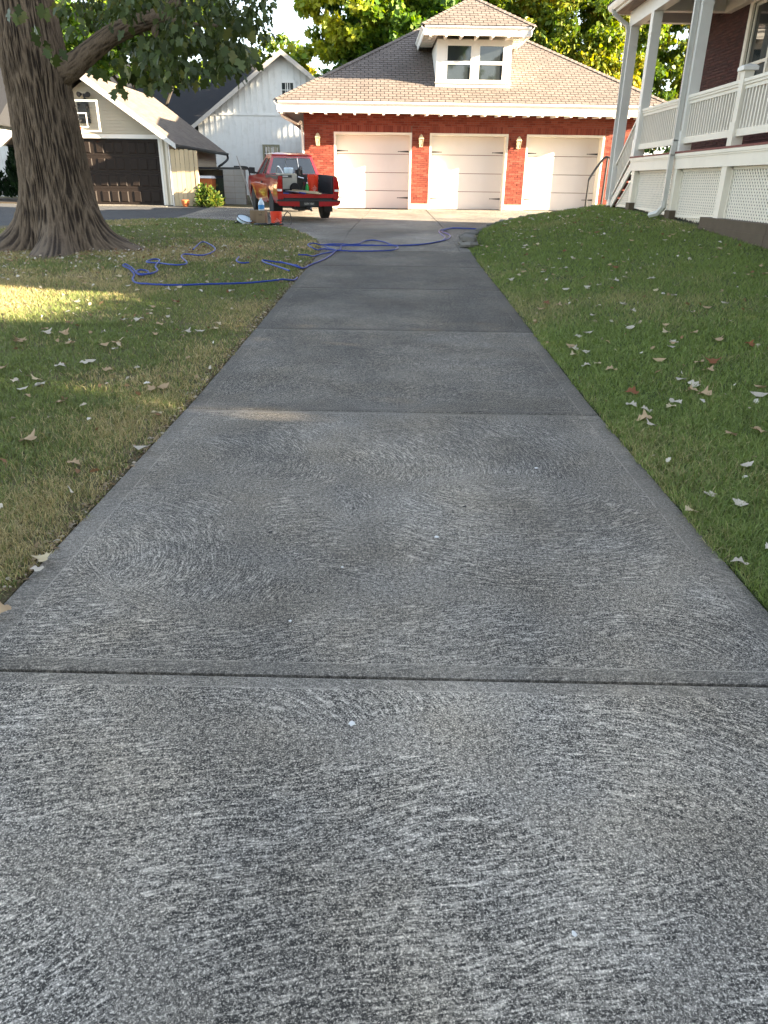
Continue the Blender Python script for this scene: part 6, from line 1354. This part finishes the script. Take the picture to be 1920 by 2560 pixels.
# ------------------------------------------------------------------ grass, real blades
def lawn_pts(n, x0, x1, y0, y1, side):
    x = rng.uniform(x0, x1, n); y = rng.uniform(y0, y1, n)
    if side < 0: ok = (x < np.interp(y, *LAWN_LR) - .03 + .07 * vnoise(x, y, 4.0, 21) * vnoise(x, y, 13.0, 22)) & (x > np.interp(y, *LAWN_LL)); z = zleft(x, y)
    else: ok = (x > np.interp(y, *LAWN_RB) + .015 - .07 * vnoise(x, y, 5.0, 23) * vnoise(x, y, 15.0, 24)) & (x < np.where(y < 14.15, 5.44, 5.52) + .0 * y) | ((x > 5.5) & (x < 9) & (y > 20.95) & (y < 22.3)); z = zright(x, y)
    u, v, d = proj(np.stack([x, y, z], 1)); ok &= (u > -560) & (u < PW + 560) & (v < PH + 700) & (d > .5)
    return x[ok], y[ok], z[ok]
def blades(name, side, bands, mat, parent_kind=True):
    Vs, Ls, Ss, Cs = [], [], [], []; vo = lo_ = 0
    for y0, y1, dens, w0, h0, fine in bands:
        xr = (-9.5, -1.5) if side < 0 else (1.5, 9.0)
        n = int(dens * (xr[1] - xr[0]) * (y1 - y0)); x, y, z = lawn_pts(n, xr[0], xr[1], y0, y1, side); N = len(x)
        if not N: continue
        cl = vnoise(x, y, 9.0, 3) * .6 + vnoise(x, y, 2.1, 4) * .4           # tufts
        dryn = vnoise(x, y, .55, 8) * .55 + vnoise(x, y, 1.7, 9) * .3 + rng.random(N) * .25
        edge = np.clip(1 - np.abs(x - (XL if side < 0 else XR)) / .25, 0, 1) * (y < 15)
        keep = rng.random(N) < np.where(side < 0, .55 + .6 * cl - .45 * edge, .8 + .3 * cl)
        x, y, z, cl, dryn, edge = (q[keep] for q in (x, y, z, cl, dryn, edge)); N = len(x)
        h = h0 * (.82 if side < 0 else .95) * rng.uniform(.55, 1.25, N) * (.7 + .6 * cl); w = w0 * rng.uniform(.7, 1.3, N); a = rng.uniform(0, 2 * np.pi, N); ln = rng.uniform(.2, 1.5, N) * h
        b = rng.uniform(0, 2 * np.pi, N); sx, sy = np.cos(b) * w / 2, np.sin(b) * w / 2; lx, ly = np.cos(a) * ln, np.sin(a) * ln
        if side < 0:
            green = np.array([(.095, .130, .034), (.150, .178, .058)]); dry = np.array([(.38, .31, .16), (.26, .22, .095)]); dl = np.clip((dryn - .46) * 3.0 + .25 * (x < -3.2) - .38 * np.clip((6.5 - y) / 2.5, 0, 1) - .5 * (y > 17), 0, 1)
        else:
            green = np.array([(.092, .138, .030), (.172, .212, .066)]); dry = np.array([(.20, .19, .075), (.32, .28, .14)]); dl = np.clip((dryn - .56) * 2.2 + .55 * edge * rng.random(N) - .1 * (x > 3), 0, .8)
        pick = rng.random(N)[:, None]; isd = (rng.random(N) < dl)[:, None]
        C = np.where(isd, dry[0] * pick + dry[1] * (1 - pick), green[0] * pick + green[1] * (1 - pick)) * rng.uniform(.7, 1.3, (N, 1)) * 1.3
        base = np.stack([x, y, z - .004], 1)
        if fine:
            k = 5; V = np.empty((N, 5, 3)); V[:, 0] = base - np.stack([sx, sy, 0 * sx], 1); V[:, 1] = base + np.stack([sx, sy, 0 * sx], 1)
            mid = base + np.stack([lx * .35, ly * .35, h * .6], 1); V[:, 2] = mid + np.stack([sx, sy, 0 * sx], 1) * .8; V[:, 3] = mid - np.stack([sx, sy, 0 * sx], 1) * .8; V[:, 4] = base + np.stack([lx, ly, h * (1 - .22 * (ln / h) ** 2)], 1)
            L = (vo + np.arange(N)[:, None] * 5 + np.array([0, 1, 2, 3, 3, 2, 4])[None]).ravel(); S = (lo_ + (np.arange(N)[:, None] * 7 + np.array([0, 4])[None]).ravel()); lo_ += 7 * N
        else:
            k = 3; V = np.empty((N, 3, 3)); V[:, 0] = base - np.stack([sx, sy, 0 * sx], 1); V[:, 1] = base + np.stack([sx, sy, 0 * sx], 1); V[:, 2] = base + np.stack([lx, ly, h], 1)
            L = vo + np.arange(N * 3); S = lo_ + np.arange(0, N * 3, 3); lo_ += 3 * N
        vo += N * k; Vs.append(V.reshape(-1, 3)); Ls.append(L); Ss.append(S); Cs.append(np.repeat(C, k, axis=0))
    return npmesh(name, np.concatenate(Vs), np.concatenate(Ls), np.concatenate(Ss), M[mat], np.concatenate(Cs))
BL = [(1.4, 3.6, 15000, .0036, .062, True), (3.6, 5.5, 9500, .0046, .060, True), (5.5, 8, 5200, .0062, .058, True), (8, 11, 3000, .0085, .056, False), (11, 15, 1700, .012, .054, False), (15, 22.4, 950, .018, .050, False)]
tag(link('grass', blades('grass', -1, BL, 'blade')), 'short patchy dry grass of the left lawn', 'grass', kind='stuff')
tag(link('grass', blades('grass', 1, [(a, b, c * 1.1, d, h * 1.05, e_) for a, b, c, d, h, e_ in BL], 'blade')), 'short dense green grass of the right lawn', 'grass', kind='stuff')
# dry strip of crumbs along the left edge of the drive
n = 2600; y = rng.uniform(1.6, 16, n); x = XL - .005 - np.abs(rng.normal(0, .045, n)); P = np.stack([x, y, zleft(x, y) + .006 + rng.random(n) * .012], 1)
cc = np.array([(.30, .22, .13), (.16, .11, .06), (.42, .36, .28), (.08, .055, .03)])[rng.integers(0, 4, n)]
tag(link('leaf_litter', leafmesh('leaf_litter', P, rng.normal(size=P.shape) * np.array([1, 1, .3]), rng.normal(size=P.shape) * .5 + np.array([0, 0, 1]), rng.uniform(.012, .038, n), cc, SIMPLE, M['dryleaf'])), 'brown crumbs of leaves along the left drive edge', 'litter', kind='stuff')
n = 2600; xa = rng.uniform(-9, 5.4, n); ya = rng.uniform(2.5, 22, n); xa[:600] = rng.normal(OX + .8, 1.5, 600); ya[:600] = rng.normal(OY - .9, 1.2, 600); ok = ((xa < np.interp(ya, *LAWN_LR) - .05) & (xa > np.interp(ya, *LAWN_LL))) | (xa > np.interp(ya, *LAWN_RB) + .05); xa, ya = xa[ok], ya[ok]
P = np.stack([xa, ya, np.where(xa < 0, zleft(xa, ya), zright(xa, ya)) + .045], 1); n = len(P)
cc = np.array([(.46, .38, .28), (.60, .55, .47), (.22, .12, .06), (.33, .23, .13)])[rng.integers(0, 4, n)]
tag(link('leaf_fragments', leafmesh('leaf_fragments', P, rng.normal(size=P.shape) * np.array([1, 1, .3]), rng.normal(size=P.shape) * .5 + np.array([0, 0, 1]), rng.uniform(.03, .07, n), cc, oak_shape(7), M['dryleaf'], .5)), 'small dry leaf fragments scattered over both lawns', 'litter', kind='stuff')
# fallen oak leaves, one object each
DC = {'pale': (.52, .46, .37), 'tan': (.44, .31, .18), 'rust': (.22, .085, .035), 'straw': (.55, .45, .28)}
fm = {}
for cn, c in DC.items():
    for k in range(3):
        me = leafmesh('fallen_leaf', np.zeros((1, 3)), np.array([[1., 0, 0]]), np.array([[0., 0, 1]]), np.array([1.0]), np.array([c]), [(a - .5, b * 1.25) for a, b in oak_shape(15, .30 + .03 * k)], M['dryleaf'], 0.0)
        bm_v = me.vertices
        for v in bm_v:                                   # curl
            xx, yy = v.co.x, v.co.y; v.co.z = (.22 + .16 * k) * (xx * xx * .8 + yy * yy * 1.4) + .10 * math.sin(xx * 7 + k)
        fm[cn, k] = me
def fallen(x, y, size, cn):
    side = 'left' if x < 0 else 'right'; z = float(zleft(x, y) if x < 0 else zright(x, y)); k = random.randrange(3)
    o = link('fallen_leaf', fm[cn, k], None, (x, y, z + .042), (random.uniform(-.25, .25), random.uniform(-.25, .25), random.uniform(0, 6.3)), (size, size, size))
    near = 'near the front of the picture' if y < 5 else ('midway up the lawn' if y < 9.5 else 'far up the lawn')
    tag(o, f'{cn} dry oak leaf lying on the {side} lawn, {near}', 'leaf', f'{cn} fallen leaves on the {side} lawn')
S9 = 1920 / 1659
EXP = [(1362, 708, 'pale'), (1440, 718, 'straw'), (1455, 738, 'pale'), (1460, 868, 'pale'), (1397, 885, 'pale'), (1407, 918, 'pale'), (1578, 938, 'tan'), (1640, 930, 'tan'), (1600, 1087, 'pale'), (1535, 1068, 'pale'), (1492, 1103, 'straw'), (1612, 1005, 'pale'), (1597, 1215, 'pale'), (1637, 853, 'pale'), (1498, 830, 'pale'), (1470, 820, 'pale'), (1425, 778, 'tan'), (1265, 760, 'pale'), (1320, 798, 'tan'), (1365, 847, 'rust'), (1350, 600, 'pale'), (1330, 607, 'pale'), (1367, 672, 'pale'), (1345, 657, 'pale'), (1525, 665, 'tan'), (1540, 780, 'rust'), (1290, 785, 'straw'), (1180, 655, 'rust'), (1170, 668, 'tan'), (1223, 625, 'pale'), (1390, 905, 'tan'), (1440, 702, 'tan'), (1510, 782, 'tan'), (1565, 655, 'pale'), (1450, 750, 'pale'), (1240, 755, 'pale'), (1495, 845, 'tan'), (1530, 800, 'tan'), (1620, 745, 'rust'), (1500, 718, 'tan'), (1205, 660, 'tan'), (1260, 600, 'tan'),
       (232, 798, 'tan'), (196, 780, 'pale'), (182, 783, 'pale'), (80, 820, 'straw'), (88, 830, 'pale'), (32, 822, 'pale'), (130, 790, 'pale'), (402, 717, 'pale'), (432, 716, 'pale'), (352, 835, 'tan'), (340, 892, 'straw'), (128, 868, 'tan'), (225, 745, 'tan'), (250, 740, 'tan'), (470, 700, 'straw'), (100, 718, 'pale'), (300, 690, 'pale'), (345, 700, 'tan'), (380, 652, 'rust'), (352, 657, 'tan'), (322, 670, 'straw'), (268, 690, 'pale'), (330, 840, 'tan'), (60, 950, 'tan'), (97, 1204, 'straw'), (80, 1230, 'pale'), (2, 1322, 'tan'), (150, 740, 'tan'), (45, 735, 'tan'), (500, 628, 'pale'), (160, 1000, 'tan'), (305, 968, 'pale')]
for x, y, c in EXP:
    g = pixg(x * S9, y * S9, lambda X, Y: (float(zleft(X, Y)) if X < 0 else float(zright(X, Y))) + .04)
    fallen(g.x, g.y, random.uniform(.08, .125) if g.y > 4.2 else .08, c)
cnt = 0
while cnt < 210:
    if random.random() < .52: x = random.uniform(-7, -1.7); y = random.uniform(5, 21)
    else: x = random.uniform(1.7, 5.3); y = random.uniform(5, 20.5)
    if x < 0 and not (x < np.interp(y, *LAWN_LR) - .1 and x > np.interp(y, *LAWN_LL)): continue
    if x > 0 and x < np.interp(y, *LAWN_RB) + .1: continue
    u, v, d = proj(np.array([x, y, float(zd(y))]))
    if not (-30 < u < PW + 30 and v < PH): continue
    if math.hypot(x - OX, y - OY) < 1.3: continue
    fallen(x, y, random.uniform(.055, .125), random.choices(['pale', 'tan', 'rust', 'straw'], [.38, .3, .14, .18])[0]); cnt += 1
